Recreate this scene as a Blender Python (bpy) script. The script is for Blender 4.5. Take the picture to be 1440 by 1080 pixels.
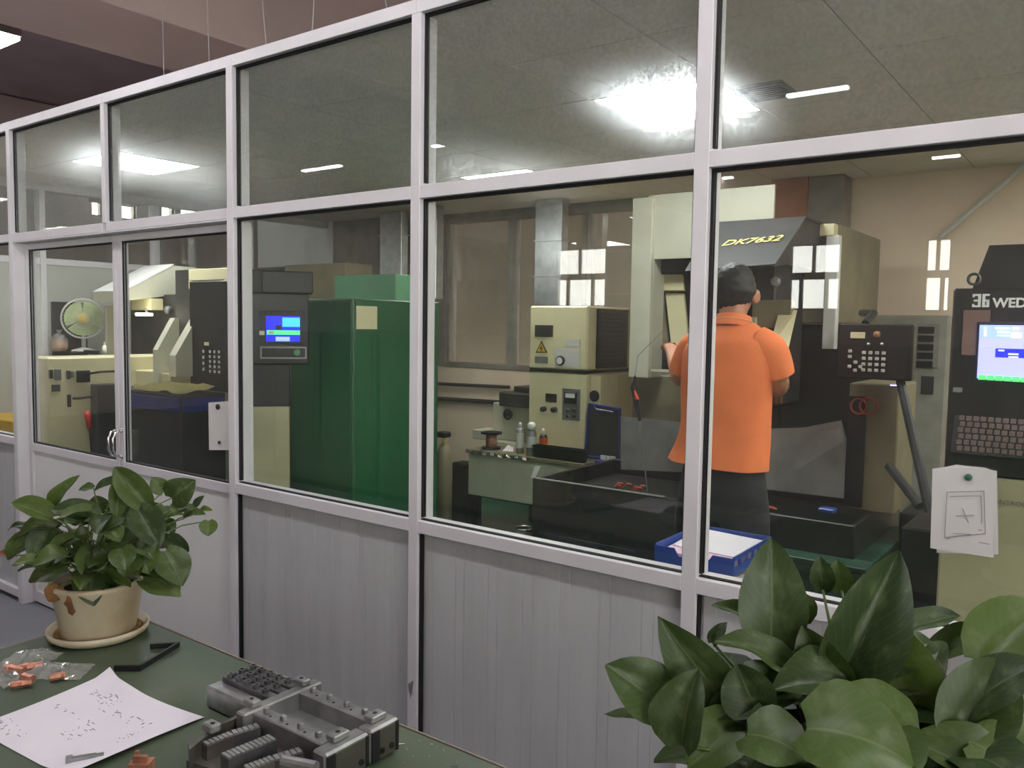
import bpy, bmesh, math, random
from mathutils import Vector, Matrix, noise as mnoise

S = bpy.context.scene
for o in list(bpy.data.objects):
    bpy.data.objects.remove(o)
LINK = S.collection.objects.link

# ---------------------------------------------------------------- camera
cam_data = bpy.data.cameras.new('camera')
cam_data.sensor_width = 36.0
cam_data.lens = 29.135
cam_data.clip_start = 0.02
cam = bpy.data.objects.new('camera', cam_data)
cam.matrix_world = Matrix(((0.803756, -0.054254, 0.59248, 4.9003),
                           (0.594765, 0.047862, -0.802473, -2.0207),
                           (0.01518, 0.997379, 0.070738, 1.5924),
                           (0, 0, 0, 1)))
LINK(cam)
S.camera = cam

# ---------------------------------------------------------------- exposure and light levels
S.view_settings.view_transform = 'Standard'
S.view_settings.look = 'None'
S.view_settings.exposure = 1.42
S.view_settings.gamma = 1.0
S.view_settings.use_curve_mapping = False
SKY_STRENGTH = 5.0
PANEL_STRENGTH = 9.0
PANEL_HOT_STRENGTH = 10.0
HALL_LAMP_STRENGTH = 11.0
BENCH_LAMP_STRENGTH = 12.0

# ---------------------------------------------------------------- world: bright overcast sky
w = bpy.data.worlds.new('overcast_sky')
S.world = w
w.use_nodes = True
bg = w.node_tree.nodes['Background']
bg.inputs[0].default_value = (1.0, 0.955, 0.92, 1)
bg.inputs[1].default_value = SKY_STRENGTH
try:
    S.cycles.max_bounces = 10
    S.cycles.diffuse_bounces = 4
    S.cycles.glossy_bounces = 4
    S.cycles.transparent_max_bounces = 24
    S.cycles.transmission_bounces = 8
    S.cycles.sample_clamp_indirect = 6.0
    S.cycles.caustics_reflective = False
    S.cycles.caustics_refractive = False
except Exception:
    pass

# ---------------------------------------------------------------- materials
def lin(c):
    return tuple((v / 255 / 12.92) if v / 255 <= 0.04045 else ((v / 255 + 0.055) / 1.055) ** 2.4 for v in c)

def mat(name, rgb, rough=0.5, metal=0.0, var=0.12, scale=8.0, bump=0.0, spec=0.5, rgb2=None, stretch=None, coat=0.0):
    m = bpy.data.materials.new(name)
    m.use_nodes = True
    nt = m.node_tree
    b = nt.nodes['Principled BSDF']
    b.inputs['Roughness'].default_value = rough
    b.inputs['Metallic'].default_value = metal
    b.inputs['Specular IOR Level'].default_value = spec
    if coat:
        b.inputs['Coat Weight'].default_value = coat
    tc = nt.nodes.new('ShaderNodeTexCoord')
    mp = nt.nodes.new('ShaderNodeMapping')
    nt.links.new(tc.outputs['Object'], mp.inputs[0])
    if stretch:
        mp.inputs['Scale'].default_value = stretch
    n = nt.nodes.new('ShaderNodeTexNoise')
    n.inputs['Scale'].default_value = scale
    n.inputs['Detail'].default_value = 5
    nt.links.new(mp.outputs[0], n.inputs['Vector'])
    r = nt.nodes.new('ShaderNodeValToRGB')
    c = lin(rgb)
    d = lin(rgb2) if rgb2 else tuple(v * (1 - var * 2) for v in c)
    r.color_ramp.elements[0].position = 0.32
    r.color_ramp.elements[1].position = 0.62
    r.color_ramp.elements[0].color = (*d, 1)
    r.color_ramp.elements[1].color = (*c, 1)
    nt.links.new(n.outputs[0], r.inputs[0])
    nt.links.new(r.outputs[0], b.inputs['Base Color'])
    if bump:
        bp = nt.nodes.new('ShaderNodeBump')
        bp.inputs['Strength'].default_value = bump
        bp.inputs['Distance'].default_value = 0.004
        nt.links.new(n.outputs[0], bp.inputs['Height'])
        nt.links.new(bp.outputs[0], b.inputs['Normal'])
    return m

def emit(name, rgb, strength):
    m = bpy.data.materials.new(name)
    m.use_nodes = True
    nt = m.node_tree
    b = nt.nodes['Principled BSDF']
    b.inputs['Base Color'].default_value = (*lin(rgb), 1)
    b.inputs['Emission Color'].default_value = (*lin(rgb), 1)
    b.inputs['Emission Strength'].default_value = strength
    return m

def glass(name, tint, haze, speck, rough=0.3, dust=0.03):
    """Thin pane: clear transmission, mirror reflection by angle, and a film of dust that scatters light forward."""
    m = bpy.data.materials.new(name)
    m.use_nodes = True
    nt = m.node_tree
    N = nt.nodes.new
    L = nt.links.new
    for n in list(nt.nodes):
        nt.nodes.remove(n)
    out = N('ShaderNodeOutputMaterial')
    tr = N('ShaderNodeBsdfTransparent')
    tr.inputs[0].default_value = (*tint, 1)
    gl = N('ShaderNodeBsdfGlossy')
    gl.inputs['Roughness'].default_value = 0.0
    gl.inputs['Color'].default_value = (1, 1, 1, 1)
    lw = N('ShaderNodeLayerWeight')
    lw.inputs[0].default_value = 0.5
    p = N('ShaderNodeMath'); p.operation = 'POWER'; p.inputs[1].default_value = 5
    L(lw.outputs['Facing'], p.inputs[0])
    q = N('ShaderNodeMath'); q.operation = 'MULTIPLY_ADD'; q.inputs[1].default_value = 0.92; q.inputs[2].default_value = 0.042
    L(p.outputs[0], q.inputs[0])
    mx = N('ShaderNodeMixShader')
    L(q.outputs[0], mx.inputs[0]); L(tr.outputs[0], mx.inputs[1]); L(gl.outputs[0], mx.inputs[2])
    rf = N('ShaderNodeBsdfRefraction')
    rf.inputs['IOR'].default_value = 1.1
    rf.inputs['Roughness'].default_value = rough
    rf.inputs['Color'].default_value = (0.95, 0.98, 1.0, 1)
    tc = N('ShaderNodeTexCoord')
    n1 = N('ShaderNodeTexNoise'); n1.inputs['Scale'].default_value = 3.0; n1.inputs['Detail'].default_value = 4
    n2 = N('ShaderNodeTexNoise'); n2.inputs['Scale'].default_value = 95.0; n2.inputs['Detail'].default_value = 2
    L(tc.outputs['Object'], n1.inputs['Vector']); L(tc.outputs['Object'], n2.inputs['Vector'])
    r2 = N('ShaderNodeMapRange'); r2.inputs['From Min'].default_value = 0.42; r2.inputs['From Max'].default_value = 0.58
    r2.inputs['To Min'].default_value = 1.0 - speck; r2.inputs['To Max'].default_value = 1.0
    L(n2.outputs[0], r2.inputs['Value'])
    mu = N('ShaderNodeMath'); mu.operation = 'MULTIPLY'
    L(n1.outputs[0], mu.inputs[0]); L(r2.outputs[0], mu.inputs[1])
    m2 = N('ShaderNodeMath'); m2.operation = 'MULTIPLY'; m2.inputs[1].default_value = haze
    L(mu.outputs[0], m2.inputs[0])
    mx2 = N('ShaderNodeMixShader')
    L(m2.outputs[0], mx2.inputs[0]); L(mx.outputs[0], mx2.inputs[1]); L(rf.outputs[0], mx2.inputs[2])
    df = N('ShaderNodeBsdfDiffuse'); df.inputs[0].default_value = (0.8, 0.8, 0.76, 1)
    md = N('ShaderNodeMath'); md.operation = 'MULTIPLY'; md.inputs[1].default_value = dust * 2
    L(n1.outputs[0], md.inputs[0])
    mx3 = N('ShaderNodeMixShader')
    L(md.outputs[0], mx3.inputs[0]); L(mx2.outputs[0], mx3.inputs[1]); L(df.outputs[0], mx3.inputs[2])
    L(mx3.outputs[0], out.inputs[0])
    return m

M = {}
M['alu'] = mat('white_coated_aluminium', (216, 213, 216), 0.38, 0.0, 0.04, 5)
M['panel'] = mat('grey_white_sheet', (186, 187, 188), 0.5, 0, 0.05, 3, stretch=(6, 6, 0.6))
M['gasket'] = mat('black_rubber', (16, 17, 20), 0.6)
M['glass'] = glass('window_glass', (0.95, 0.97, 0.955), 0.03, 0.5, 0.5, 0.010)
M['glass_dirty'] = glass('dusty_window_glass', (0.93, 0.955, 0.94), 0.23, 0.6, 0.66, 0.034)
M['tile'] = mat('ceiling_board', (228, 220, 214), 0.8, 0, 0.04, 4)
M['tee'] = mat('ceiling_bar', (112, 112, 106), 0.6)
M['hall_ceiling'] = mat('hall_ceiling_paint', (220, 196, 200), 0.9, 0, 0.06, 1.5)
M['beam'] = mat('beam_plaster', (214, 196, 190), 0.85, 0, 0.06, 1.2)
M['hall_wall'] = mat('hall_wall_paint', (196, 186, 180), 0.85, 0, 0.06, 1)
M['concrete'] = mat('grey_floor_paint', (128, 130, 136), 0.55, 0, 0.08, 2)
M['green_floor'] = mat('green_floor_paint', (38, 104, 78), 0.3, 0, 0.1, 2)
M['wall'] = mat('cream_wall_paint', (236, 214, 190), 0.8, 0, 0.05, 2)
M['white_wall'] = mat('white_partition_sheet', (206, 206, 200), 0.6, 0, 0.03, 2)
M['galv'] = mat('galvanised_sheet', (196, 198, 198), 0.28, 0.85, 0.12, 14)
M['rust'] = mat('brown_column_paint', (168, 112, 76), 0.7)
M['grey'] = mat('grey_column_paint', (138, 132, 122), 0.7)
M['dull_white'] = mat('dull_white_sheet', (184, 184, 176), 0.6, 0, 0.03, 2)
M['door_sheet'] = mat('white_door_sheet', (224, 224, 222), 0.5, 0, 0.03, 2)
M['cream_dull'] = mat('dull_cream_enamel', (176, 172, 136), 0.45, 0, 0.05, 4)
M['cream'] = mat('cream_machine_enamel', (220, 211, 170), 0.4, 0, 0.05, 5)
M['cream2'] = mat('pale_grey_cream_enamel', (202, 200, 178), 0.4, 0, 0.05, 5)
M['olive'] = mat('olive_and_shaded_beige', (128, 120, 92), 0.5, 0, 0.15, 5)
M['green'] = mat('dark_green_enamel', (30, 92, 56), 0.35, 0, 0.06, 3)
M['green2'] = mat('pale_green_enamel', (84, 140, 104), 0.4, 0, 0.06, 3)
M['gbase'] = mat('green_machine_base', (38, 74, 58), 0.35, 0, 0.1, 5)
M['black'] = mat('black_enamel', (24, 24, 26), 0.42, 0, 0.2, 6)
M['black2'] = mat('dull_black_plastic', (24, 24, 26), 0.5)
M['dark'] = mat('dark_grey_metal', (62, 62, 62), 0.45, 0.3, 0.2, 9)
M['steel'] = mat('brushed_steel', (172, 170, 166), 0.33, 0.9, 0.1, 30, stretch=(1, 12, 1))
M['hoodm'] = mat('dull_grey_hood_paint', (82, 82, 82), 0.38, 0.3, 0.06, 4)
M['sheet'] = mat('worn_steel_sheet', (150, 150, 148), 0.45, 0.55, 0.15, 6)
M['chrome'] = mat('polished_chrome', (220, 220, 220), 0.12, 1.0, 0.03)
M['mould'] = mat('ground_tool_steel', (168, 169, 168), 0.34, 0.7, 0.16, 22)
M['mould_dark'] = mat('oiled_tool_steel', (118, 118, 120), 0.38, 0.7, 0.2, 25)
M['mould_brown'] = mat('scaled_tool_steel', (122, 117, 112), 0.42, 0.7, 0.22, 20)
M['white'] = mat('white_plastic', (228, 228, 222), 0.45, 0, 0.03)
M['paper'] = mat('white_paper', (226, 222, 228), 0.9, 0, 0.02)
M['paper_in'] = mat('printed_paper', (206, 204, 200), 0.9, 0, 0.03)
M['pink'] = mat('pink_paper', (232, 196, 214), 0.9, 0, 0.02)
M['ink'] = mat('grey_ink', (120, 120, 126), 0.9)
M['blue'] = mat('blue_plastic', (22, 66, 150), 0.35, 0, 0.05)
M['bluecase'] = mat('dark_blue_case_plastic', (24, 40, 124), 0.4)
M['red'] = mat('red_rubber', (206, 52, 40), 0.45)
M['redcable'] = mat('red_orange_cable', (176, 74, 52), 0.5)
M['yellow'] = mat('yellow_paint', (222, 178, 40), 0.5)
M['yellow2'] = mat('pale_yellow_lettering', (226, 214, 130), 0.5)
M['orange_can'] = mat('orange_can_print', (214, 96, 40), 0.4)
M['copper'] = mat('copper', (198, 138, 112), 0.4, 0.5, 0.2, 40, bump=0.4)
M['pot'] = mat('stained_cream_glaze', (206, 196, 170), 0.45, 0, 0.1, 7, rgb2=(166, 146, 112), stretch=(1, 1, 0.7))
M['soil'] = mat('dark_soil', (44, 36, 28), 0.95, 0, 0.3, 40, bump=1.0)
M['rootcrust'] = mat('ochre_residue', (150, 112, 50), 0.9, 0, 0.3, 60, bump=1.0)
M['stem'] = mat('green_stem', (98, 122, 62), 0.5)
M['bench'] = mat('scuffed_green_bench_paint', (66, 80, 60), 0.5, 0, 0.2, 3.2, rgb2=(84, 95, 74), bump=0.15)
M['bench_edge'] = mat('worn_bench_edge', (150, 140, 126), 0.6)
M['shirt'] = mat('orange_polo_cloth', (240, 128, 74), 0.85, 0, 0.05, 9, bump=1.0)
M['collar'] = mat('pale_orange_collar_trim', (238, 176, 130), 0.85)
M['skin'] = mat('tan_skin', (178, 122, 92), 0.55, 0, 0.05, 20)
M['plate_brown'] = mat('brown_plate', (128, 98, 88), 0.6)
M['hair'] = mat('black_hair', (26, 24, 24), 0.6, 0, 0.3, 60, stretch=(1, 1, 0.15), bump=0.6)
M['trouser'] = mat('black_trouser_cloth', (30, 30, 34), 0.85)
M['key'] = mat('pale_key_caps', (196, 196, 190), 0.5)
M['keyd'] = mat('brown_key_caps', (120, 100, 96), 0.5)
M['fanblade'] = mat('pale_green_fan_plastic', (190, 206, 150), 0.4)
M['hub'] = mat('yellowed_plastic', (214, 190, 110), 0.45)
M['clearbag'] = glass('clear_plastic_film', (0.97, 0.97, 0.98), 0.25, 0.3, 0.5, 0.22)
M['endface'] = mat('dark_ground_face', (92, 90, 82), 0.4, 0.4)
M['ac'] = mat('dull_grey_casing', (152, 150, 140), 0.5)
M['outside'] = mat('grey_render_outside', (156, 144, 130), 0.9, 0, 0.1, 1.5)
M['lamp'] = emit('hall_lamp_light', (250, 248, 255), HALL_LAMP_STRENGTH)
M['lamp_bench'] = emit('bench_lamp_light', (253, 250, 255), BENCH_LAMP_STRENGTH)
M['led'] = emit('led_panel_light', (252, 250, 246), PANEL_STRENGTH)
M['led_hot'] = emit('bright_led_panel_light', (250, 252, 254), PANEL_HOT_STRENGTH)
M['worklamp'] = emit('machine_lamp_light', (255, 244, 214), 6)
M['scr_blue'] = emit('screen_blue', (20, 24, 190), 1.0)
M['scr_deep'] = emit('screen_deep_blue', (20, 30, 200), 0.9)
M['scr_cyan'] = emit('screen_cyan', (50, 150, 200), 1.0)
M['scr_green'] = emit('screen_green', (70, 190, 90), 1.0)
M['scr_pale'] = emit('screen_pale_blue', (120, 140, 235), 1.0)
M['scr_lav'] = emit('screen_lavender', (136, 136, 222), 1.0)
M['scr_white'] = emit('screen_white', (230, 235, 255), 1.2)
M['led_text'] = emit('violet_digits', (150, 140, 255), 2.0)

def leaf_material(name, base, tip, pale):
    m = bpy.data.materials.new(name)
    m.use_nodes = True
    nt = m.node_tree
    N = nt.nodes.new; L = nt.links.new
    b = nt.nodes['Principled BSDF']
    b.inputs['Roughness'].default_value = 0.4
    b.inputs['Specular IOR Level'].default_value = 0.35
    uv = N('ShaderNodeUVMap')
    sp = N('ShaderNodeSeparateXYZ'); L(uv.outputs[0], sp.inputs[0])
    oi = N('ShaderNodeObjectInfo')
    r = N('ShaderNodeValToRGB')
    r.color_ramp.elements[0].color = (*lin(base), 1)
    r.color_ramp.elements[1].color = (*lin(tip), 1)
    L(oi.outputs['Random'], r.inputs[0])
    # pale midrib and faint side veins from the leaf's own coordinates
    a = N('ShaderNodeMath'); a.operation = 'SUBTRACT'; a.inputs[1].default_value = 0.5
    L(sp.outputs[1], a.inputs[0])
    ab = N('ShaderNodeMath'); ab.operation = 'ABSOLUTE'; L(a.outputs[0], ab.inputs[0])
    rib = N('ShaderNodeMapRange'); rib.inputs['From Min'].default_value = 0.008; rib.inputs['From Max'].default_value = 0.028
    rib.inputs['To Min'].default_value = 0.55; rib.inputs['To Max'].default_value = 0.0
    L(ab.outputs[0], rib.inputs['Value'])
    t = N('ShaderNodeMath'); t.operation = 'MULTIPLY_ADD'; t.inputs[1].default_value = -0.8
    L(ab.outputs[0], t.inputs[0]); L(sp.outputs[0], t.inputs[2])
    sn = N('ShaderNodeMath'); sn.operation = 'MULTIPLY'; sn.inputs[1].default_value = 62.0; L(t.outputs[0], sn.inputs[0])
    si = N('ShaderNodeMath'); si.operation = 'SINE'; L(sn.outputs[0], si.inputs[0])
    ve = N('ShaderNodeMapRange'); ve.inputs['From Min'].default_value = 0.8; ve.inputs['From Max'].default_value = 1.0
    ve.inputs['To Min'].default_value = 0.0; ve.inputs['To Max'].default_value = 0.14
    L(si.outputs[0], ve.inputs['Value'])
    tcx = N('ShaderNodeTexCoord')
    nz = N('ShaderNodeTexNoise'); nz.inputs['Scale'].default_value = 5.0; nz.inputs['Detail'].default_value = 4
    L(tcx.outputs['Object'], nz.inputs['Vector'])
    mo = N('ShaderNodeMapRange'); mo.inputs['From Min'].default_value = 0.52; mo.inputs['From Max'].default_value = 0.72
    mo.inputs['To Min'].default_value = 0.0; mo.inputs['To Max'].default_value = 0.45
    L(nz.outputs[0], mo.inputs['Value'])
    ad = N('ShaderNodeMath'); ad.operation = 'MAXIMUM'; L(rib.outputs[0], ad.inputs[0]); L(ve.outputs[0], ad.inputs[1])
    ad2 = N('ShaderNodeMath'); ad2.operation = 'MAXIMUM'; L(ad.outputs[0], ad2.inputs[0]); L(mo.outputs[0], ad2.inputs[1])
    mx = N('ShaderNodeMixRGB'); L(ad2.outputs[0], mx.inputs[0]); L(r.outputs[0], mx.inputs[1])
    mx.inputs[2].default_value = (*lin(pale), 1)
    L(mx.outputs[0], b.inputs['Base Color'])
    tl = N('ShaderNodeBsdfTranslucent'); L(mx.outputs[0], tl.inputs[0])
    ms = N('ShaderNodeMixShader'); ms.inputs[0].default_value = 0.18
    out = nt.nodes['Material Output']
    L(b.outputs[0], ms.inputs[1]); L(tl.outputs[0], ms.inputs[2]); L(ms.outputs[0], out.inputs[0])
    return m
M['leaf'] = leaf_material('green_leaf', (48, 64, 35), (82, 100, 44), (108, 122, 84))
M['leaf2'] = leaf_material('large_green_leaf', (48, 66, 37), (80, 102, 44), (110, 126, 86))
M['leaf_brown'] = mat('withered_leaf', (150, 108, 62), 0.8, 0, 0.3, 20, rgb2=(96, 66, 44))

# ---------------------------------------------------------------- mesh helpers
WLOC = {}

class MB:
    """Collects shapes (world coordinates) and links them as ONE mesh object."""
    def __init__(s):
        s.v = []; s.f = []
    def add(s, vs, fs):
        k = len(s.v)
        s.v += [tuple(p) for p in vs]
        s.f += [tuple(i + k for i in f) for f in fs]
        return s
    def box(s, x0, x1, y0, y1, z0, z1, c=0.0):
        if x0 > x1: x0, x1 = x1, x0
        if y0 > y1: y0, y1 = y1, y0
        if z0 > z1: z0, z1 = z1, z0
        c = min(c, (x1 - x0) * .45, (y1 - y0) * .45, (z1 - z0) * .45)
        if c <= 0:
            vs = [(x, y, z) for z in (z0, z1) for y in (y0, y1) for x in (x0, x1)]
            return s.add(vs, [(0, 2, 3, 1), (4, 5, 7, 6), (0, 1, 5, 4), (2, 6, 7, 3), (0, 4, 6, 2), (1, 3, 7, 5)])
        bm = bmesh.new()
        vs = [bm.verts.new(p) for p in [(x, y, z) for z in (z0, z1) for y in (y0, y1) for x in (x0, x1)]]
        for f in [(0, 2, 3, 1), (4, 5, 7, 6), (0, 1, 5, 4), (2, 6, 7, 3), (0, 4, 6, 2), (1, 3, 7, 5)]:
            bm.faces.new([vs[i] for i in f])
        bmesh.ops.bevel(bm, geom=list(bm.edges), offset=c, segments=1, affect='EDGES')
        bm.verts.index_update()
        s.add([v.co[:] for v in bm.verts], [[v.index for v in f.verts] for f in bm.faces])
        bm.free()
        return s
    def prism(s, pts, axis, a, b):
        """pts: outline in the two other axes (in x,y,z order), extruded along axis from a to b."""
        def mk(p, t):
            return {'x': (t, p[0], p[1]), 'y': (p[0], t, p[1]), 'z': (p[0], p[1], t)}[axis]
        n = len(pts)
        vs = [mk(p, a) for p in pts] + [mk(p, b) for p in pts]
        fs = [tuple(range(n))[::-1], tuple(range(n, 2 * n))] + [(i, (i + 1) % n, n + (i + 1) % n, n + i) for i in range(n)]
        return s.add(vs, fs)
    def slab(s, q, th):
        """a plate with corners q (4 points), thickness th along minus its normal"""
        q = [Vector(p) for p in q]
        n = (q[1] - q[0]).cross(q[-1] - q[0]).normalized() * th
        k = len(q)
        vs = [tuple(p) for p in q] + [tuple(p - n) for p in q]
        return s.add(vs, [tuple(range(k)), tuple(range(k, 2 * k))[::-1]] + [(i, i + k, (i + 1) % k + k, (i + 1) % k) for i in range(k)])
    def tube(s, pts, r, seg=8, cap=True):
        pts = [Vector(p) for p in pts]
        rr = r if isinstance(r, (list, tuple)) else [r] * len(pts)
        rings = []
        up = None
        for i, p in enumerate(pts):
            d = (pts[min(i + 1, len(pts) - 1)] - pts[max(i - 1, 0)]).normalized()
            if up is None:
                up = Vector((0, 0, 1)) if abs(d.z) < .9 else Vector((1, 0, 0))
            a = d.cross(up).normalized()
            up = a.cross(d).normalized()
            rings.append([p + (a * math.cos(t) + up * math.sin(t)) * rr[i] for t in [2 * math.pi * j / seg for j in range(seg)]])
        vs = [q for g in rings for q in g]
        fs = []
        for i in range(len(pts) - 1):
            for j in range(seg):
                fs.append((i * seg + j, i * seg + (j + 1) % seg, (i + 1) * seg + (j + 1) % seg, (i + 1) * seg + j))
        if cap:
            fs.append(tuple(range(seg))[::-1])
            fs.append(tuple(range((len(pts) - 1) * seg, len(pts) * seg)))
        return s.add(vs, fs)
    def lathe(s, prof, c, seg=24, axis=(0, 0, 1)):
        ax = Vector(axis).normalized()
        a = ax.cross(Vector((0, 0, 1)) if abs(ax.z) < .9 else Vector((1, 0, 0))).normalized()
        b = ax.cross(a)
        c = Vector(c)
        vs = []
        for r, h in prof:
            for j in range(seg):
                t = 2 * math.pi * j / seg
                vs.append(c + ax * h + (a * math.cos(t) + b * math.sin(t)) * max(r, 1e-5))
        fs = []
        for i in range(len(prof) - 1):
            for j in range(seg):
                fs.append((i * seg + j, i * seg + (j + 1) % seg, (i + 1) * seg + (j + 1) % seg, (i + 1) * seg + j))
        return s.add(vs, fs)
    def ring(s, c, R, r, axis, seg=32, k=6, a0=0, a1=2 * math.pi):
        ax = Vector(axis).normalized()
        a = ax.cross(Vector((0, 0, 1)) if abs(ax.z) < .9 else Vector((1, 0, 0))).normalized()
        b = ax.cross(a)
        full = abs(a1 - a0 - 2 * math.pi) < 1e-4
        pts = [Vector(c) + (a * math.cos(t) + b * math.sin(t)) * R for t in [a0 + (a1 - a0) * i / seg for i in range(seg + 1)]]
        return s.tube(pts, r, k, not full)
    def obj(s, name, m, parent=None, smooth=False, label=None):
        me = bpy.data.meshes.new(name)
        off = WLOC.get(parent.name, Vector((0, 0, 0))) if parent else Vector((0, 0, 0))
        me.from_pydata([tuple(Vector(p) - off) for p in s.v], [], s.f)
        bm = bmesh.new(); bm.from_mesh(me)
        bmesh.ops.recalc_face_normals(bm, faces=bm.faces)
        bm.to_mesh(me); bm.free()
        if smooth:
            for p in me.polygons:
                p.use_smooth = True
        me.materials.append(M[m] if isinstance(m, str) else m)
        o = bpy.data.objects.new(name, me)
        LINK(o)
        if parent:
            o.parent = parent
        WLOC[o.name] = off.copy()
        if label:
            o['label'] = label
        return o
    def top(s, name, m, label, cat, base=None, group=None, smooth=False):
        """a thing that is one mesh; its origin at the middle of its base"""
        xs = [p[0] for p in s.v]; ys = [p[1] for p in s.v]; zs = [p[2] for p in s.v]
        b = Vector(base or ((min(xs) + max(xs)) / 2, (min(ys) + max(ys)) / 2, min(zs)))
        s.v = [tuple(Vector(p) - b) for p in s.v]
        o = s.obj(name, m, None, smooth)
        o.location = b
        WLOC[o.name] = b
        o['label'] = label; o['category'] = cat
        if group: o['group'] = group
        return o

def thing(name, base, label, cat, group=None):
    o = bpy.data.objects.new(name, None)
    o.empty_display_size = 0.05
    LINK(o)
    o.location = base
    WLOC[o.name] = Vector(base)
    o['label'] = label; o['category'] = cat
    if group: o['group'] = group
    return o

def struct(name, base=(0, 0, 0)):
    o = bpy.data.objects.new(name, None)
    o.empty_display_size = 0.05
    LINK(o)
    o.location = base
    WLOC[o.name] = Vector(base)
    o['kind'] = 'structure'
    return o

def text(name, body, size, m, parent, origin, xdir, ydir, extrude=0.0006, align='LEFT', label=None, bold=0.0, shear=0.0, wide=1.0):
    cu = bpy.data.curves.new(name, 'FONT')
    cu.body = body; cu.size = size; cu.extrude = extrude; cu.align_x = align; cu.offset = bold; cu.shear = shear
    tmp = bpy.data.objects.new('tmp', cu)
    LINK(tmp)
    me = bpy.data.meshes.new_from_object(tmp)
    bpy.data.objects.remove(tmp)
    me.name = name
    me.materials.clear()
    me.materials.append(M[m])
    o = bpy.data.objects.new(name, me)
    LINK(o)
    x = Vector(xdir).normalized(); y = Vector(ydir).normalized(); z = x.cross(y)
    off = WLOC.get(parent.name, Vector((0, 0, 0)))
    p = Vector(origin) - off
    x = x * wide
    o.matrix_world = Matrix(((x.x, y.x, z.x, p.x), (x.y, y.y, z.y, p.y), (x.z, y.z, z.z, p.z), (0, 0, 0, 1)))
    o.parent = parent
    if label: o['label'] = label
    return o

RX = (1, 0, 0); UZ = (0, 0, 1)

# ================================================================ SETTING
# ---- hall floor, green room floor, hall shell
MB().box(-9, 12, -15, 0.08, -0.1, 0.0).obj('floor', 'concrete')['kind'] = 'structure'
MB().box(-1.85, 7.2, 0.08, 4.1, -0.1, 0.0).obj('floor', 'green_floor')['kind'] = 'structure'
MB().box(-9, -1.85, 0.08, 9, -0.1, 0.0).obj('floor', 'concrete')['kind'] = 'structure'
MB().box(7.2, 12, 0.08, 4.1, -0.1, 0.0).obj('floor', 'concrete')['kind'] = 'structure'
MB().box(-1.9, 12, 4.3, 9, -0.3, -0.1).obj('ground', 'concrete')['kind'] = 'structure'

hw = struct('wall_south')
# hall wall behind the viewer with three daylight windows (they mirror in the partition glass)
WIN = [(-6.45, -5.02, 2.05, 3.47), (-0.72, 0.3, 1.98, 3.33), (1.80, 2.26, 1.95, 3.33)]
YW = -15.0
xs = [-9.0]
for a, b, c, d in WIN:
    xs += [a, b]
xs.append(12.0)
for i in range(0, len(xs), 2):
    MB().box(xs[i], xs[i + 1], YW - 0.25, YW, 0, 4.7).obj('wall_section', 'hall_wall', hw)
for a, b, c, d in WIN:
    MB().box(a, b, YW - 0.25, YW, 0, c).obj('wall_section', 'hall_wall', hw)
    MB().box(a, b, YW - 0.25, YW, d, 4.7).obj('wall_section', 'hall_wall', hw)
for i, (a, b, c, d) in enumerate(WIN):
    wn = struct('window_%d' % (i + 1), ((a + b) / 2, YW, c))
    mid = c + (d - c) * 0.515
    f = 0.045
    m = MB()
    m.box(a, b, YW - 0.12, YW - 0.05, d - f, d); m.box(a, b, YW - 0.12, YW - 0.05, c, c + f)
    m.box(a, a + f, YW - 0.12, YW - 0.05, c, d); m.box(b - f, b, YW - 0.12, YW - 0.05, c, d)
    m.obj('window_frame', 'grey', wn)
    MB().box(a, b, YW - 0.13, YW - 0.04, mid - 0.07, mid + 0.07).obj('transom_bar', 'grey', wn)
    MB().box(a + (b - a) * .47 - .03, a + (b - a) * .47 + .03, YW - 0.12, YW - 0.05, mid, d).obj('mullion', 'grey', wn)
    for t in ((.24, .73) if b - a > .6 else (.68,)):
        MB().box(a + (b - a) * t - .035, a + (b - a) * t + .035, YW - 0.12, YW - 0.05, c, mid).obj('mullion', 'grey', wn)
    MB().box(a, b, YW - 0.09, YW - 0.085, c, d).obj('pane', 'glass', wn)

# west hall wall with tall windows, seen above the left room wall
ww = struct('wall_west')
WW = [(5.0, 5.2), (5.44, 5.78), (6.0, 6.1), (6.25, 6.5), (6.62, 7.15)]
ys = [-15.0]
for a, b in WW:
    ys += [a, b]
ys.append(9.0)
for i in range(0, len(ys), 2):
    MB().box(-9.2, -9, ys[i], ys[i + 1], 0, 4.7).obj('wall_section', 'hall_wall', ww)
for i, (a, b) in enumerate(WW):
    MB().box(-9.2, -9, a, b, 0, 3.3).obj('wall_section', 'hall_wall', ww)
    MB().box(-9.2, -9, a, b, 3.82, 4.7).obj('wall_section', 'hall_wall', ww)
    wn = struct('window_%d' % (i + 4), (-9, (a + b) / 2, 3.3))
    m = MB()
    m.box(-9.15, -9.05, a, b, 3.3, 3.33); m.box(-9.15, -9.05, a, b, 3.79, 3.82)
    m.box(-9.15, -9.05, a, a + .03, 3.3, 3.82); m.box(-9.15, -9.05, b - .03, b, 3.3, 3.82)
    m.obj('window_frame', 'grey', wn)
    MB().box(-9.11, -9.105, a, b, 3.3, 3.82).obj('pane', 'glass', wn)
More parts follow.
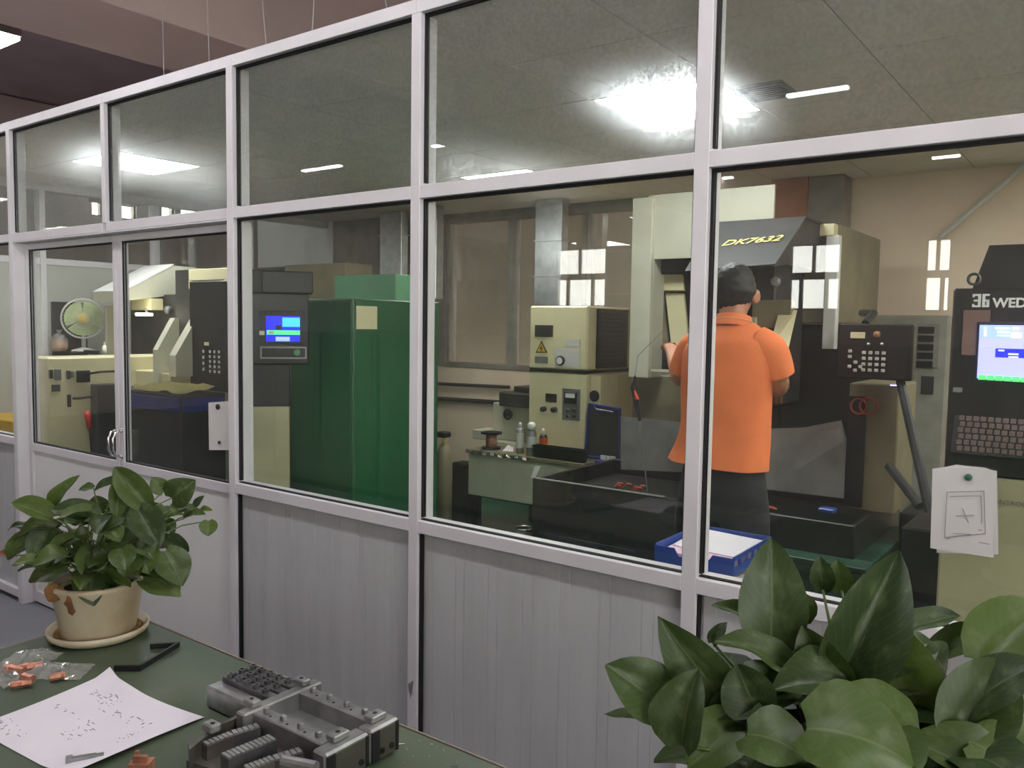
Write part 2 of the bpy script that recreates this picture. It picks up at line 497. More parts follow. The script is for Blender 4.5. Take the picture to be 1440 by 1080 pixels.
# east hall wall: three big unseen windows added to brighten the hall from the right
we = struct('wall_east')
EW = [(-13.5, -10.2), (-9.8, -6.5), (-6.1, -2.8)]
ys = [-15.0]
for a, b in EW:
    ys += [a, b]
ys.append(4.25)
for i in range(0, len(ys), 2):
    MB().box(12, 12.2, ys[i], ys[i + 1], 0, 4.7).obj('wall_section', 'hall_wall', we)
for i, (a, b) in enumerate(EW):
    MB().box(12, 12.2, a, b, 0, 1.2).obj('wall_section', 'hall_wall', we)
    MB().box(12, 12.2, a, b, 4.2, 4.7).obj('wall_section', 'hall_wall', we)
    wn = struct('window_%d' % (i + 10), (12.1, (a + b) / 2, 1.2))
    m = MB()
    m.box(12.05, 12.12, a, b, 1.2, 1.26); m.box(12.05, 12.12, a, b, 4.14, 4.2); m.box(12.05, 12.12, a, b, 2.9, 2.96)
    for y in (a + .03, (a + b) / 2, b - .03):
        m.box(12.05, 12.12, y - .03, y + .03, 1.26, 4.14)
    m.obj('window_frame', 'grey', wn)
    MB().box(12.08, 12.085, a, b, 1.2, 4.2).obj('pane', 'glass', wn)
MB().box(-9.2, -1.9, 9, 9.2, 0, 4.7).obj('wall_north', 'hall_wall')['kind'] = 'structure'
MB().box(-1.95, -1.85, 4.1, 9.2, 0, 4.7).obj('wall_north', 'hall_wall')['kind'] = 'structure'
MB().box(-1.9, 12.2, 4.1, 4.25, 2.64, 4.7).obj('wall_north', 'hall_wall')['kind'] = 'structure'
MB().box(7.2, 12.2, 4.1, 4.25, 0, 2.64).obj('wall_north', 'hall_wall')['kind'] = 'structure'
MB().box(-9.2, 12.2, -15.2, 4.25, 4.6, 4.8).obj('ceiling', 'hall_ceiling')['kind'] = 'structure'
MB().box(-9.2, -1.9, 4.25, 9.2, 4.6, 4.8).obj('ceiling', 'hall_ceiling')['kind'] = 'structure'
# concrete beams across the hall (the near one shows above the partition)
for x0, x1 in ((-1.42, -0.42), (5.6, 6.6), (-8.4, -7.4)):
    MB().box(x0, x1, -14.9, 4.1, 3.6, 4.58, 0.01).obj('trim_1', 'beam')['kind'] = 'structure'
MB().box(-8.9, -2.0, 4.9, 5.6, 3.5, 4.58, .01).obj('trim_2', 'beam')['kind'] = 'structure'

# ---- the glazed aluminium partition: wall_front
wf = struct('wall_front')
PX = [-2.02, -1.0, 0.017, 1.01, 1.993, 3.001, 4.001, 5.0, 6.0, 7.0]
PW = 0.0208
ZT0, ZT1 = 2.593, 2.638          # top rail
ZM0, ZM1 = 2.001, 2.044          # transom
ZB0, ZB1 = 0.891, 0.933          # sill rail
D0, D1, YG = 0.0, 0.08, 0.024
def post(x, z0, z1, hwid=PW):
    MB().box(x - hwid, x + hwid, D0, D1, z0, z1, 0.0018).obj('post', 'alu', wf)
for i, x in enumerate(PX):
    if i == 3:
        post(x, ZM1, ZT0, 0.017)
    else:
        post(x, 0, ZT0 if i % 2 else ZT1)
# door jambs stand deeper than the posts
for x, s in ((PX[2], 1), (PX[4], -1)):
    MB().box(x + s * PW, x + s * (PW + .004), 0.002, 0.12, 0, ZM0, .001).obj('door_jamb', 'alu', wf)
MB().box(PX[2] + PW, PX[4] - PW, 0.002, 0.12, ZM0 - .006, ZM0).obj('door_head', 'alu', wf)
for i in range(len(PX) - 1):
    a, b = PX[i] + PW, PX[i + 1] - PW
    if i == 2: b = PX[3] - .017
    if i == 3: a = PX[3] + .017
    MB().box(PX[i], PX[i + 1], D0 + .0004, D1, ZT0, ZT1, 0.0018).obj('rail', 'alu', wf)
    MB().box(a, b, D0, D1, ZM0, ZM1, 0.0018).obj('rail', 'alu', wf)
    def gasket(z0, z1):
        g = MB()
        t = 0.009
        for y0, y1 in ((YG - .005, YG - .0005), (YG + .0055, YG + .010)):
            g.box(a, b, y0, y1, z0, z0 + .004); g.box(a, b, y0, y1, z1 - t, z1)
            g.box(a, a + t, y0, y1, z0 + t, z1 - t); g.box(b - t, b, y0, y1, z0 + t, z1 - t)
        g.obj('gasket', 'gasket', wf)
        MB().box(a + .001, b - .001, YG, YG + .005, z0 + .001, z1 - .001).obj('glass_pane', 'glass_dirty' if z0 > 2 else 'glass', wf)
    gasket(ZM1, ZT0)
    if i in (2, 3):
        continue
    MB().box(a, b, D0, D1, ZB0, ZB1, 0.0018).obj('rail', 'alu', wf)
    MB().box(a, b, D0 + .002, D1, 0.03, 0.075, 0.0018).obj('rail', 'alu', wf)
    gasket(ZB1, ZM0)
    # pressed lower sheet: narrow and wide ribs with sunk grooves
    pts = []
    x = a + 0.012
    k = 0
    while x < b - 0.03:
        wdt = 0.098 if k % 2 else 0.036
        e = min(x + wdt, b - .006)
        pts += [(x, .0285), (x + .0008, .027), (e - .0008, .027), (e, .0285)]
        x = e + 0.0012
        k += 1
    pts = [(a, .030)] + pts + [(b, .030)]
    MB().prism(pts + [(b, .045), (a, .045)], 'z', 0.075, ZB0).obj('lower_panel', 'panel', wf)
    MB().box(a, a + .006, .012, .03, .075, ZB0).obj('gasket', 'gasket', wf)
# a dent with bare metal on the second glazed post, a little above the bench
MB().add([(2.985, -.0015, .36), (3.005, -.0035, .355), (2.997, -.001, .31), (3.012, -.001, .38)], [(0, 2, 1), (0, 1, 3), (1, 2, 3)]).obj('dent', 'steel', wf)

# ---- double door
def door(name, a, b, hinge_left):
    d = struct(name, ((a + b) / 2, .06, .01))
    y0, y1 = 0.058, 0.098
    s = 0.036
    MB().box(a, a + s, y0, y1, .012, ZM0 - .008, .002).obj('stile', 'alu', d)
    MB().box(b - s, b, y0, y1, .012, ZM0 - .008, .002).obj('stile', 'alu', d)
    MB().box(a + s, b - s, y0, y1, ZM0 - .04, ZM0 - .008, .002).obj('rail', 'alu', d)
    MB().box(a + s, b - s, y0, y1, .862, .905, .002).obj('rail', 'alu', d)
    MB().box(a + s, b - s, y0, y1, .012, .075, .002).obj('rail', 'alu', d)
    g = MB(); t = .006
    for q0, q1 in ((y0 + .008, y0 + .014), (y0 + .021, y0 + .027)):
        g.box(a + s, b - s, q0, q1, .905, .905 + t); g.box(a + s, b - s, q0, q1, ZM0 - .04 - t, ZM0 - .04)
        g.box(a + s, a + s + t, q0, q1, .905, ZM0 - .04); g.box(b - s - t, b - s, q0, q1, .905, ZM0 - .04)
    g.obj('gasket', 'gasket', d)
    MB().box(a + s, b - s, y0 + .015, y0 + .020, .905, ZM0 - .04).obj('glass_pane', 'glass', d)
    MB().box(a + s, b - s, y0 + .012, y1 - .006, .075, .862).obj('door_panel', 'door_sheet', d)
    gx = b - s / 2 if hinge_left else a + s / 2
    h = MB()
    h.tube([(gx, y0, 1.056), (gx, y0 - .03, 1.05), (gx, y0 - .045, 1.02), (gx, y0 - .045, .965), (gx, y0 - .03, .935), (gx, y0, .929)], .006, 10)
    hd = h.obj('handle', 'chrome', d, True, 'chrome bow handle')
    MB().lathe([(0, 0), (.011, 0), (.011, .004), (0, .004)], (gx, y0 - .004, 1.056), 12, (0, 1, 0)).obj('rosette', 'chrome', hd, True)
    MB().lathe([(0, 0), (.011, 0), (.011, .004), (0, .004)], (gx, y0 - .004, .929), 12, (0, 1, 0)).obj('rosette', 'chrome', hd, True)
    return d
door('door_1', PX[2] + PW + .007, 1.006, True)
door('door_2', 1.011, PX[4] - PW - .007, False)

# ---- inner room: suspended ceiling of boards on dark tee bars
ZC = 2.62
ce = struct('ceiling', (0, 0, ZC))
GX = [-1.92 + 0.6 * i for i in range(16)]
GY = [0.07, 0.67, 1.27, 1.87, 2.47, 3.07, 3.67, 4.0]
LIGHTS = {(8, 2): 'led_hot', (2, 1): 'led_hot', (5, 4): 'led', (11, 2): 'led', (12, 0): 'led', (12, 4): 'led'}  # last three panels are unseen, added to light cabinet, man and back wall
tile_mesh = {}
for i in range(len(GX) - 1):
    for j in range(len(GY) - 1):
        x0, x1, y0, y1 = GX[i], GX[i + 1], GY[j], GY[j + 1]
        if LIGHTS.get((i, j)):
            continue
        key = round(y1 - y0, 2)
        if key not in tile_mesh:
            wd, dp = (x1 - x0) / 2 - .003, (y1 - y0) / 2 - .003
            o = MB().box(-wd, wd, -dp, dp, 0, .012, .0015).obj('ceiling_tile', 'tile', None)
            tile_mesh[key] = o.data
        else:
            o = bpy.data.objects.new('ceiling_tile', tile_mesh[key])
            LINK(o)
        o.parent = ce
        o.location = ((x0 + x1) / 2, (y0 + y1) / 2, 0.0)
g = MB()
for x in GX: g.box(x - .007, x + .007, .07, 3.99, ZC + .004, ZC + .03)
for y in GY: g.box(-1.9, 7.0, y - .007, y + .007, ZC + .0035, ZC + .031)
g.obj('tee_bar', 'tee', ce)['kind'] = 'stuff'
MB().box(-1.95, 7.1, .081, 4.0, ZC + .035, ZC + .05).obj('backing_board', 'tile', ce)
LAB = {(8, 2): 'square bright ceiling panel light glaring behind the dusty upper pane right of centre',
       (2, 1): 'square bright ceiling panel light glaring above the double door',
       (5, 4): 'square ceiling panel light half hidden behind the rail, over the cream power unit',
       (11, 2): 'unseen square panel light added off to the right to light the control cabinet',
       (12, 0): 'unseen square panel light added just inside the glass to light the man',
       (12, 4): 'unseen square panel light added near the cream back wall to brighten it'}
for (i, j), mm in LIGHTS.items():
    if not mm: continue
    x0, x1, y0, y1 = GX[i], GX[i + 1], GY[j], GY[j + 1]
    t = thing('ceiling_light', ((x0 + x1) / 2, (y0 + y1) / 2, ZC), LAB[(i, j)], 'light', 'square ceiling panel lights')
    m = MB(); f = .018
    m.box(x0 + .004, x1 - .004, y0 + .004, y0 + f, ZC - .004, ZC + .03); m.box(x0 + .004, x1 - .004, y1 - f, y1 - .004, ZC - .004, ZC + .03)
    m.box(x0 + .004, x0 + f, y0 + f, y1 - f, ZC - .004, ZC + .03); m.box(x1 - f, x1 - .004, y0 + f, y1 - f, ZC - .004, ZC + .03)
    m.obj('frame', 'white', t)
    MB().box(x0 + f, x1 - f, y0 + f, y1 - f, ZC, ZC + .01).obj('diffuser', mm, t)
# ceiling air outlet
vx, vy = 3.60, 1.56
t = thing('air_vent', (vx, vy, ZC - .012), 'small dark slatted air outlet in the ceiling beside the bright panel', 'vent')
m = MB(); m.box(vx - .1, vx + .1, vy - .12, vy - .105, ZC - .012, ZC); m.box(vx - .1, vx + .1, vy + .105, vy + .12, ZC - .012, ZC); m.box(vx - .1, vx - .085, vy - .105, vy + .105, ZC - .012, ZC); m.box(vx + .085, vx + .1, vy - .105, vy + .105, ZC - .012, ZC)
m.obj('frame', 'tee', t)
for k in range(7):
    y = vy - .10 + k * .029
    MB().slab([(vx - .085, y, ZC - .01), (vx + .085, y, ZC - .01), (vx + .085, y + .02, ZC - .001), (vx - .085, y + .02, ZC - .001)], .002).obj('slat', 'dark', t)

# ---- inner room walls
wl = struct('wall_left', (-1.78, 0, 0))
MB().box(-1.84, -1.78, .08, 3.94, 0, 2.0).obj('wall_panel', 'dull_white', wl)
MB().box(-1.85, -1.77, .08, 3.94, 2.0, 2.05, .003).obj('rail', 'alu', wl)
MB().box(-1.85, -1.77, .08, 3.94, 2.56, 2.64, .003).obj('rail', 'alu', wl)
for y in (.1, .97, 1.9, 2.85, 3.9):
    MB().box(-1.85, -1.765, y - .022, y + .022, 0, 2.56, .003).obj('post', 'alu', wl)
MB().box(-1.815, -1.81, .1, 3.9, 2.05, 2.56).obj('glass_pane', 'glass', wl)
MB().box(-1.779, -1.74, 1.02, 1.28, 1.26, 1.72, .004).top('wall_cupboard', 'dark', 'blue-grey flat box on the left wall behind the fan', 'cabinet')
MB().box(-1.79, 7.2, 3.94, 4.1, 0, 1.19).obj('wall_back', 'wall')['kind'] = 'structure'
wb = struct('wall_back', (0, 3.94, 1.19))
BW = [(-1.3, -1.24), (-.3, .43), (.5, 1.2), (1.28, 1.98)]
MB().box(-1.79, -1.3, 3.94, 4.1, 1.19, 2.65).obj('wall_section', 'wall', wb)
MB().box(-1.24, -.3, 3.94, 4.1, 1.19, 2.65).obj('wall_section', 'grey', wb)
MB().box(1.98, 7.2, 3.94, 4.1, 1.19, 2.65).obj('wall_section', 'wall', wb)
MB().box(-.3, 1.98, 3.94, 4.1, 2.58, 2.65).obj('wall_section', 'grey', wb)
MB().box(-1.3, -1.24, 3.94, 4.1, 1.19, 2.65).obj('wall_section', 'grey', wb)
MB().box(7.1, 7.2, .08, 3.94, 0, 2.65).obj('wall_right', 'wall')['kind'] = 'structure'
wn = struct('window_9', (.8, 3.96, 1.19))
MB().box(-.3, 1.98, 3.93, 4.02, 1.19, 1.24, .003).obj('sill', 'grey', wn)
MB().box(-.3, 1.98, 3.95, 4.02, 2.53, 2.58, .003).obj('window_frame', 'grey', wn)
for x in (-.28, .445, .49, 1.22, 1.27, 1.95):
    MB().box(x - .022, x + .022, 3.95, 4.02, 1.24, 2.53, .003).obj('mullion', 'grey', wn)
MB().box(-.3, 1.98, 3.985, 3.99, 1.24, 2.53).obj('pane', 'glass', wn)
MB().box(-1.8, 3.4, 4.75, 4.95, -.1, 6.0).obj('wall_outside', 'outside')['kind'] = 'structure'
MB().box(-1.77, 7.1, 3.925, 3.94, 0, .1).obj('baseboard_back', 'gbase')['kind'] = 'structure'
MB().box(*(-1.583,-0.943,3.7,3.94,2.021,2.605)).obj('trim_3', 'grey')['kind'] = 'structure'
MB().box(*(-2.937,-1.696,3.78,3.8,2.187,2.728), .004).top('roller_blind', 'white_wall', 'pale roller blind on the back wall above the dark control head', 'blind')
# ducts and pillars at the back wall
def duct(bx, seams, label, name='air_duct', mm='galv'):
    x0, x1, y0, y1, z0, z1 = bx
    t = thing(name, ((x0 + x1) / 2, (y0 + y1) / 2, z0), label, 'duct')
    zz = [z0] + seams + [z1]
    for a, b in zip(zz[:-1], zz[1:]):
        MB().box(x0, x1, y0, y1, a + .003, b - .003, .004).obj('duct_section', mm, t)
    for s in seams:
        MB().box(x0 - .008, x1 + .008, y0 - .008, y1 + .008, s - .006, s + .006).obj('flange', mm, t)
duct((0.947,1.209,3.62,3.72,1.755,2.71), [1.998, 2.286, 2.572], 'shiny square air duct with seams above the cream power unit')
duct((-0.782,-0.502,3.55,3.64,2.004,2.846), [2.411], 'shiny narrow air duct rising behind the green cabinet', )
duct((-0.085,0.058,3.4,3.5,1.813,2.91), [], 'pale bright air duct just right of the middle post')
MB().box(*(2.877,3.124,3.7,3.93,1.61,2.701), .004).top('steel_column', 'rust', 'orange-brown column on the back wall behind the lettered hood', 'column')
MB().box(*(3.075,3.352,3.72,3.93,1.613,2.685), .004).top('steel_column', 'grey', 'grey column beside the orange-brown one on the back wall', 'column')
for zy, lab in ((542, 'upper dark pipe along the wall under the back window'), (563, 'lower dark pipe along the wall under the back window')):
    pass
MB().tube([(-.6, 3.9, 1.021), (.5, 3.9, 1.04)], .016, 8).top('wall_pipe', 'dark', 'upper dark pipe along the wall under the back window', 'pipe')
MB().tube([(-.6, 3.9, 0.88), (1.2, 3.9, 0.909)], .02, 8).top('wall_pipe', 'dark', 'lower dark pipe along the wall under the back window', 'pipe')
MB().tube([(3.911,3.9,2.193), (4.37,3.9,2.62)], .018, 8).top('conduit', 'white_wall', 'pale slanted conduit on the cream back wall', 'pipe')

# ---- hall lamps (their mirror images show in the glass)
def tube_lamp(x0, x1, y, z, label, mm='lamp', wd=.05, axis='x', group=None):
    t = thing('tube_lamp', ((x0 + x1) / 2, y, z), label, 'lamp', group)
    MB().box(x0, x1, y - wd, y + wd, z, z + .05, .004).obj('housing', 'white', t)
    MB().box(x0 + .01, x1 - .01, y - wd * .8, y + wd * .8, z - .025, z).obj('tube', mm, t)
    MB().tube([(x0 + .08, y, z + .05), (x0 + .08, y, 4.6)], .004, 6).obj('hanger', 'dark', t)
    MB().tube([(x1 - .08, y, z + .05), (x1 - .08, y, 4.6)], .004, 6).obj('hanger', 'dark', t)
YR = 2 * YG
GL = 'slim lamps over the hall behind the viewer'
for x0, x1, yv, lab in ((-5.78, -4.89, 6.75, 'slim hall lamp mirrored as a dash in the upper pane right of the doors'),
                        (1.95, 2.57, 6.66, 'slim hall lamp mirrored as a long dash right of the bright ceiling panel'),
                        (2.60, 2.96, 10.8, 'slim hall lamp mirrored under the rail in the far right pane'),
                        (-2.49, -2.19, 10.35, 'slim hall lamp mirrored under the rail above the cream power unit'),
                        (-.47, -.25, 10.78, 'slim hall lamp mirrored as a tiny dash just right of the thick post'),
                        (-2.79, -2.5, 6.5, 'slim hall lamp mirrored beside the middle post in the upper pane')):
    tube_lamp(x0, x1, YR - yv, 4.0, lab, 'lamp', .05, group=GL)
for x0, x1, y in ((3.4, 4.9, -1.1), (6.0, 7.5, -1.1), (.8, 2.3, -1.1), (-1.8, -.3, -1.1), (-4.4, -2.9, -1.1)):
    tube_lamp(x0, x1, y, 3.5, 'slim white lamp hanging over the aisle in front of the partition, out of view', 'lamp_bench', .09, group='aisle lamps in front of the partition')
t = thing('ceiling_lamp', (-2.751,1.057,3.9), 'glowing white lamp on the hall ceiling at the upper left', 'lamp')
MB().box(-3.7, -2.652, 1.024, 1.224, 3.9, 3.93).obj('tube', 'lamp', t)
MB().box(-3.72, -2.642, 1.014, 1.234, 3.93, 4.6).obj('housing', 'grey', t)
# suspension wires of the inner ceiling
for x, tx, y, lab in ((.04, .03, .9, 'leftmost'), (.53, .5, .9, 'second'), (1.02, 1.08, 1.2, 'third'), (1.1, 1.0, .9, 'fourth'), (1.38, 1.45, .9, 'fifth'), (2.05, 1.9, .9, 'last')):
    MB().tube([(x, y, ZC + .06), (tx, y, 3.4), (tx, y, 4.6)], .0022, 5).top('suspension_wire', 'white_wall', lab + ' of the thin wires rising above the top rail, counted from the left', 'wire', group='ceiling suspension wires')

# unseen cabinets added behind the viewer to block light from the lower partition
for k in range(5):
    x = -1.6 + k * 2.2
    t = thing('blocker_cabinet', (x, -3.45, 0), 'unseen low grey cabinet added behind the viewer to shade the lower partition', 'cabinet', 'added light-blocking cabinets behind the viewer')
    MB().box(x - 1.08, x + 1.08, -3.7, -3.2, .06, 1.5, .006).obj('body', 'grey', t)
    MB().box(x - 1.05, x + 1.05, -3.68, -3.22, 0, .06).obj('plinth', 'black', t)
    for q in (-1, 0, 1):
        d = MB().box(x + q * .70 - .34, x + q * .70 + .34, -3.2, -3.18, .09, 1.47, .003).obj('door', 'grey', t)
        MB().box(x + q * .70 + .26, x + q * .70 + .28, -3.18, -3.15, .7, .85, .003).obj('handle', 'chrome', d)

# ================================================================ INNER ROOM
def knob(c, r, h, axis, name, m, parent, seg=14):
    return MB().lathe([(0, 0), (r, 0), (r, h * .8), (r * .8, h), (0, h)], c, seg, axis).obj(name, m, parent, True)
FY = (0, -1, 0)

# ---- large wire-cutting machine behind the operator
t = thing('cutting_machine', (3.2, 2.2, 0), 'large cream and black wire-cutting machine with a lettered hood, where the man in orange stands', 'machine')
TX0, TX1 = 2.297, 4.0
MB().box(4.10, 4.42, 2.1, 2.6, 0, .76, .008).top('dark_area_box', 'black', 'low black box added for the dark floor area below the slanted bars', 'box')  # black box added to darken the floor area behind the base
m = MB(); m.box(TX0, TX1, 1.71, 1.735, 0, .748, .004); m.box(TX0, TX0 + .025, 1.735, 2.6, 0, .748, .004); m.box(TX1 - .025, TX1, 1.735, 2.6, 0, .748, .004); m.box(TX0, TX1, 2.6, 2.625, 0, .748, .004)
tank = m.obj('tank', 'black', t)
MB().box(TX0 + .05, 2.94, 1.704, 1.71, .44, .455, .002).obj('tank_strip', 'dark', tank)
MB().box(TX0 + .06, TX1 - .05, 1.6999, 1.71, .02, .39, .003).obj('tank_hatch', 'black2', tank)
MB().box(TX0 + .001, 3.09, 1.708, 1.737, .748, .7515).obj('tank_edge', 'sheet', tank)
MB().box(TX0 + .025, TX1 - .025, 1.735, 2.6, .62, .66).obj('tank_deck', 'black2', t)
m = MB(); m.box(3.62, 4.07, 1.60, 1.70, 0, .575, .006); m.box(4.0, 4.07, 1.70, 2.5, 0, .575, .006)
m.obj('machine_base', 'gbase', t)
m = MB(); m.box(3.615, 4.085, 1.585, 1.705, .582, .602, .003); m.box(4.0, 4.085, 1.705, 2.5, .582, .602, .003)
m.obj('base_lip', 'gbase', t)
# splash plates
MB().slab([(2.525,2.3,0.746), (2.922,2.3,0.776), (2.904,2.3,1.059), (2.516,2.3,1.061)], .006).obj('splash_plate', 'sheet', t)
MB().slab([(3.52,1.95,0.81), (3.888,1.95,0.815), (3.889,1.95,1.09), (3.858,1.97,1.175), (3.687,1.97,1.127), (3.502,1.97,1.104)], .006).obj('splash_plate', 'sheet', t)
MB().box(2.4, 3.35, 2.65, 3.1, .66, 1.3, .01).obj('machine_body', 'olive', t)
# tall sheet-metal guard with a cut-out
g = MB()
for bx in ((2.583,3.337,2.45,2.47,1.995,2.37), (2.593,2.63,2.45,2.47,1.327,2.023), (2.927,3.361,2.45,2.47,1.36,2.011), (2.614,3.362,2.45,2.47,1.345,1.33)):
    g.box(*bx)
g.obj('guard', 'cream2', t)
MB().box(*(2.495,2.628,2.42,2.6,1.29,2.356), .004).obj('guard_post', 'cream2', t)
MB().box(*(2.596,2.615,2.43,2.45,2.096,2.126), .002).obj('catch', 'dark', t)
MB().box(*(2.335,2.75,2.95,2.98,1.301,2.081)).obj('guard_inside', 'dark', t)
MB().box(*(2.566,2.886,2.55,2.6,1.913,2.032), .01).obj('guard_header', 'dark', t)
MB().slab([(2.546,2.62,1.821), (2.749,2.62,1.819), (2.718,2.66,1.915), (2.523,2.66,1.92)], .02).obj('arm_cap', 'cream', t)
MB().slab([(2.686,2.6,1.475), (2.796,2.6,1.512), (2.727,2.66,1.803), (2.608,2.66,1.805)], .02).obj('arm_plate', 'cream', t)
MB().slab([(2.619,2.62,1.464), (2.657,2.62,1.465), (2.575,2.68,1.806), (2.531,2.68,1.806)], .02).obj('arm_plate', 'olive', t)
# hood with lettering
H0, H1, H2, H3 = (3.153,1.75,1.869), (3.596,1.75,1.89), (3.589,2.2,2.156), (3.1,2.2,2.154)
hood = MB().slab([H0, H1, H2, H3], .008).obj('hood', 'hoodm', t)
MB().prism([(1.77, H1[2] - .012), (2.2, H2[2] - .012), (2.48, H2[2] - .012), (2.48, 1.9), (1.95, 1.9)], 'x', H2[0] - .02, H2[0] - .008).obj('hood_cheek', 'dark', t)
MB().box(H3[0], H2[0], 2.2, 2.48, H2[2] - .012, H2[2]).obj('hood_top', 'dark', t)
ud = Vector(H2) - Vector(H1); ud.x = 0
hx = Vector(H1) - Vector(H0)
o0 = Vector((3.244,1.95,2.013))
n = hx.cross(ud).normalized()
o0 = o0 + n * ((Vector(H0) - o0).dot(n)) / (n.dot(n)) + n * .007
text('lettering', 'DK7632', .088, 'yellow2', hood, o0, hx, ud, .0008, label='pale yellow machine number on the hood', bold=.0004, shear=.25, wide=1.0)
# head under the hood
MB().box(3.05, 3.5, 2.05, 2.5, 1.2, 1.93, .01).obj('head', 'dark', t)
for x in (3.12, 3.24, 3.36):
    MB().box(x - .018, x + .018, 2.03, 2.05, 1.3, 1.92, .004).obj('head_rail', 'black', t)
k = (3.503,2.04,1.826)
knob((k[0], 2.05, k[2]), .022, .03, FY, 'knob', 'sheet', t)
MB().box(*(3.403,3.598,2,2.05,1.597,1.735), .004).obj('head_plate', 'olive', t)
MB().slab([(3.567,1.8,1.503), (3.648,1.8,1.462), (3.616,2.03,1.686), (3.529,2.03,1.686)], .02).obj('side_guard', 'cream', t)
MB().slab([(3.453,1.8,1.536), (3.481,1.8,1.537), (3.42,2.03,1.669), (3.398,2.03,1.668)], .02).obj('side_guard', 'cream', t)
MB().box(3.0, 3.9, 2.55, 3.0, .66, 1.62, .01).obj('rear_body', 'black', t)
bx = (3.52,3.662,2.5,3.43,1.627,2.149)
MB().box(bx[0] - .3, bx[1], 2.53, 3.43, bx[4], bx[5], .006).obj('side_box', 'olive', t)  # beige box, its shade put into the darker olive colour
MB().box(*(3.529,3.654,2.46,2.53,2.083,2.145), .003).obj('box_lip', 'cream', t)
MB().box(*(3.612,3.676,2.47,2.53,1.493,2.086), .003).obj('box_flange', 'white', t)  # white colour stands for the light falling on this flange
# scraps on the tank deck
random.seed(4)
c0 = Vector((2.646,2.16,0.68))
for k in range(7):
    p = c0 + Vector((random.uniform(-.09, .09), random.uniform(-.05, .05), .0))
    a = random.uniform(-.6, .6); L = random.uniform(.03, .055)
    d = Vector((math.cos(a), math.sin(a), .15)) * L
    MB().tube([p + Vector((0, 0, -.012)), p + d * .5 + Vector((0, 0, .008)), p + d], .007, 6).top('cable_scrap', 'redcable', 'short orange-red cable end lying on the black machine tank', 'cable', group='cable ends on the machine tank')
MB().box(*(3.834,3.902,1.74,1.8,0.78,0.799), .004).top('blue_cloth', 'blue', 'small blue rag on the tank rim right of the man', 'rag')
MB().tube([(3.602,1.74,0.772), (3.642,1.76,0.761)], .008, 6).top('cable_scrap', 'redcable', 'single red cable end on the tank rim beside the blue rag', 'cable')
# clamp hanging over the tank
c = [(2.838,1.86,1.339), (2.827,1.86,1.275), (2.845,1.86,1.212), (2.874,1.86,1.101), (2.871,1.86,1.052), (2.906,1.9,0.726)]
t = thing('cable_clamp', c[5], 'black and red hand clamp hanging from a cable over the black tank', 'clamp')
MB().tube([c[0], c[1], c[2], c[3]], [.004, .012, .014, .008], 8).obj('grip', 'black2', t)
MB().tube([c[1], Vector(c[2]) + Vector((.018, -.01, .0))], [.006, .009], 8).obj('grip', 'red', t, label='red clamp grip')
MB().tube([c[3], c[4]], .008, 8).obj('ferrule', 'sheet', t)
MB().tube([c[4], Vector(c[4]) + (Vector(c[5]) - Vector(c[4])) * .5 + Vector((.006, 0, 0)), c[5]], .0035, 6).obj('cable', 'sheet', t)
MB().tube([c[0], Vector(c[0]) + Vector((.0, .02, .1)), Vector(c[0]) + Vector((-.03, .4, .25))], .002, 6).obj('cord', 'sheet', t)

# ---- control pendant with keys
b0 = (3.849,4.162,1.9,1.97,1.376,1.623)
t = thing('control_pendant', ((b0[0] + b0[1]) / 2, 1.93, b0[4]), 'dark control pendant with grid of pale keys right of the man', 'control panel')
MB().box(*b0, .006).obj('housing', 'black', t)
m = MB()
for r in range(4):
    for cc in range(4):
        x = b0[0] + (b0[1] - b0[0]) * (.36 + .088 * cc); z = b0[4] + (b0[5] - b0[4]) * (.48 - .105 * r)
        m.box(x - .008, x + .008, 1.893, 1.9, z - .007, z + .007, .002)
for x, z in ((.17, .5), (.17, .4), (.25, .3), (.17, .22), (.25, .15), (.32, .22)):
    x = b0[0] + (b0[1] - b0[0]) * x; z = b0[4] + (b0[5] - b0[4]) * z
    m.box(x - .008, x + .008, 1.893, 1.9, z - .007, z + .007, .002)
m.obj('keys', 'key', t)['kind'] = 'stuff'
MB().box(*(3.901,3.963,1.895,1.9,1.557,1.585), .001).obj('display', 'cream', t)
k = (4.014,1.9,1.577)
knob((k[0], 1.9, k[2]), .014, .02, FY, 'stop_button', 'rust', t)
for px in ((3.981,1.9,1.532), (4.037,1.9,1.534)):
    knob((px[0], 1.9, px[2]), .008, .014, FY, 'knob', 'chrome', t)
MB().tube([(b0[0] + .1, 1.95, b0[5]), (b0[0] + .1, 2.1, b0[5] + .05), (b0[0] - .05, 2.5, b0[5] + .06)], .018, 8).obj('arm', 'black2', t)
bx = (3.876,4.091,2.02,2.4,0.868,1.349)
t2 = thing('electrical_box', ((bx[0] + bx[1]) / 2, 2.2, .755), 'dark olive box under the control pendant, with a loop of red cable on it', 'box')
MB().box(bx[0], bx[1], bx[2], bx[3], .755, bx[5], .006).obj('housing', 'olive', t2)
MB().box(bx[0] - .004, bx[0] + .08, bx[2] - .008, bx[2], .77, bx[5] - .06, .002).obj('cover', 'black', t2)
q = (3.926,2,1.244)
r1 = MB().ring((q[0], 1.995, q[2]), .035, .005, FY, 22, 6)
q = (3.969,2,1.247)
r1.ring((q[0], 1.995, q[2]), .038, .005, FY, 22, 6)
r1.top('cable_loop', 'redcable', 'looped red cable hung on the dark box under the pendant', 'cable')
MB().box(*(4.064,4.094,1.96,1.97,1.348,1.353)).top('digit_display', 'led_text', 'tiny glowing violet readout below the pendant', 'display')
MB().tube([(4.109,1.94,1.372), (4.323,1.6,0.813), (4.35,1.55,0.734)], .02, 8).top('support_arm', 'black2', 'long black slanted bar right of the pendant', 'bar')
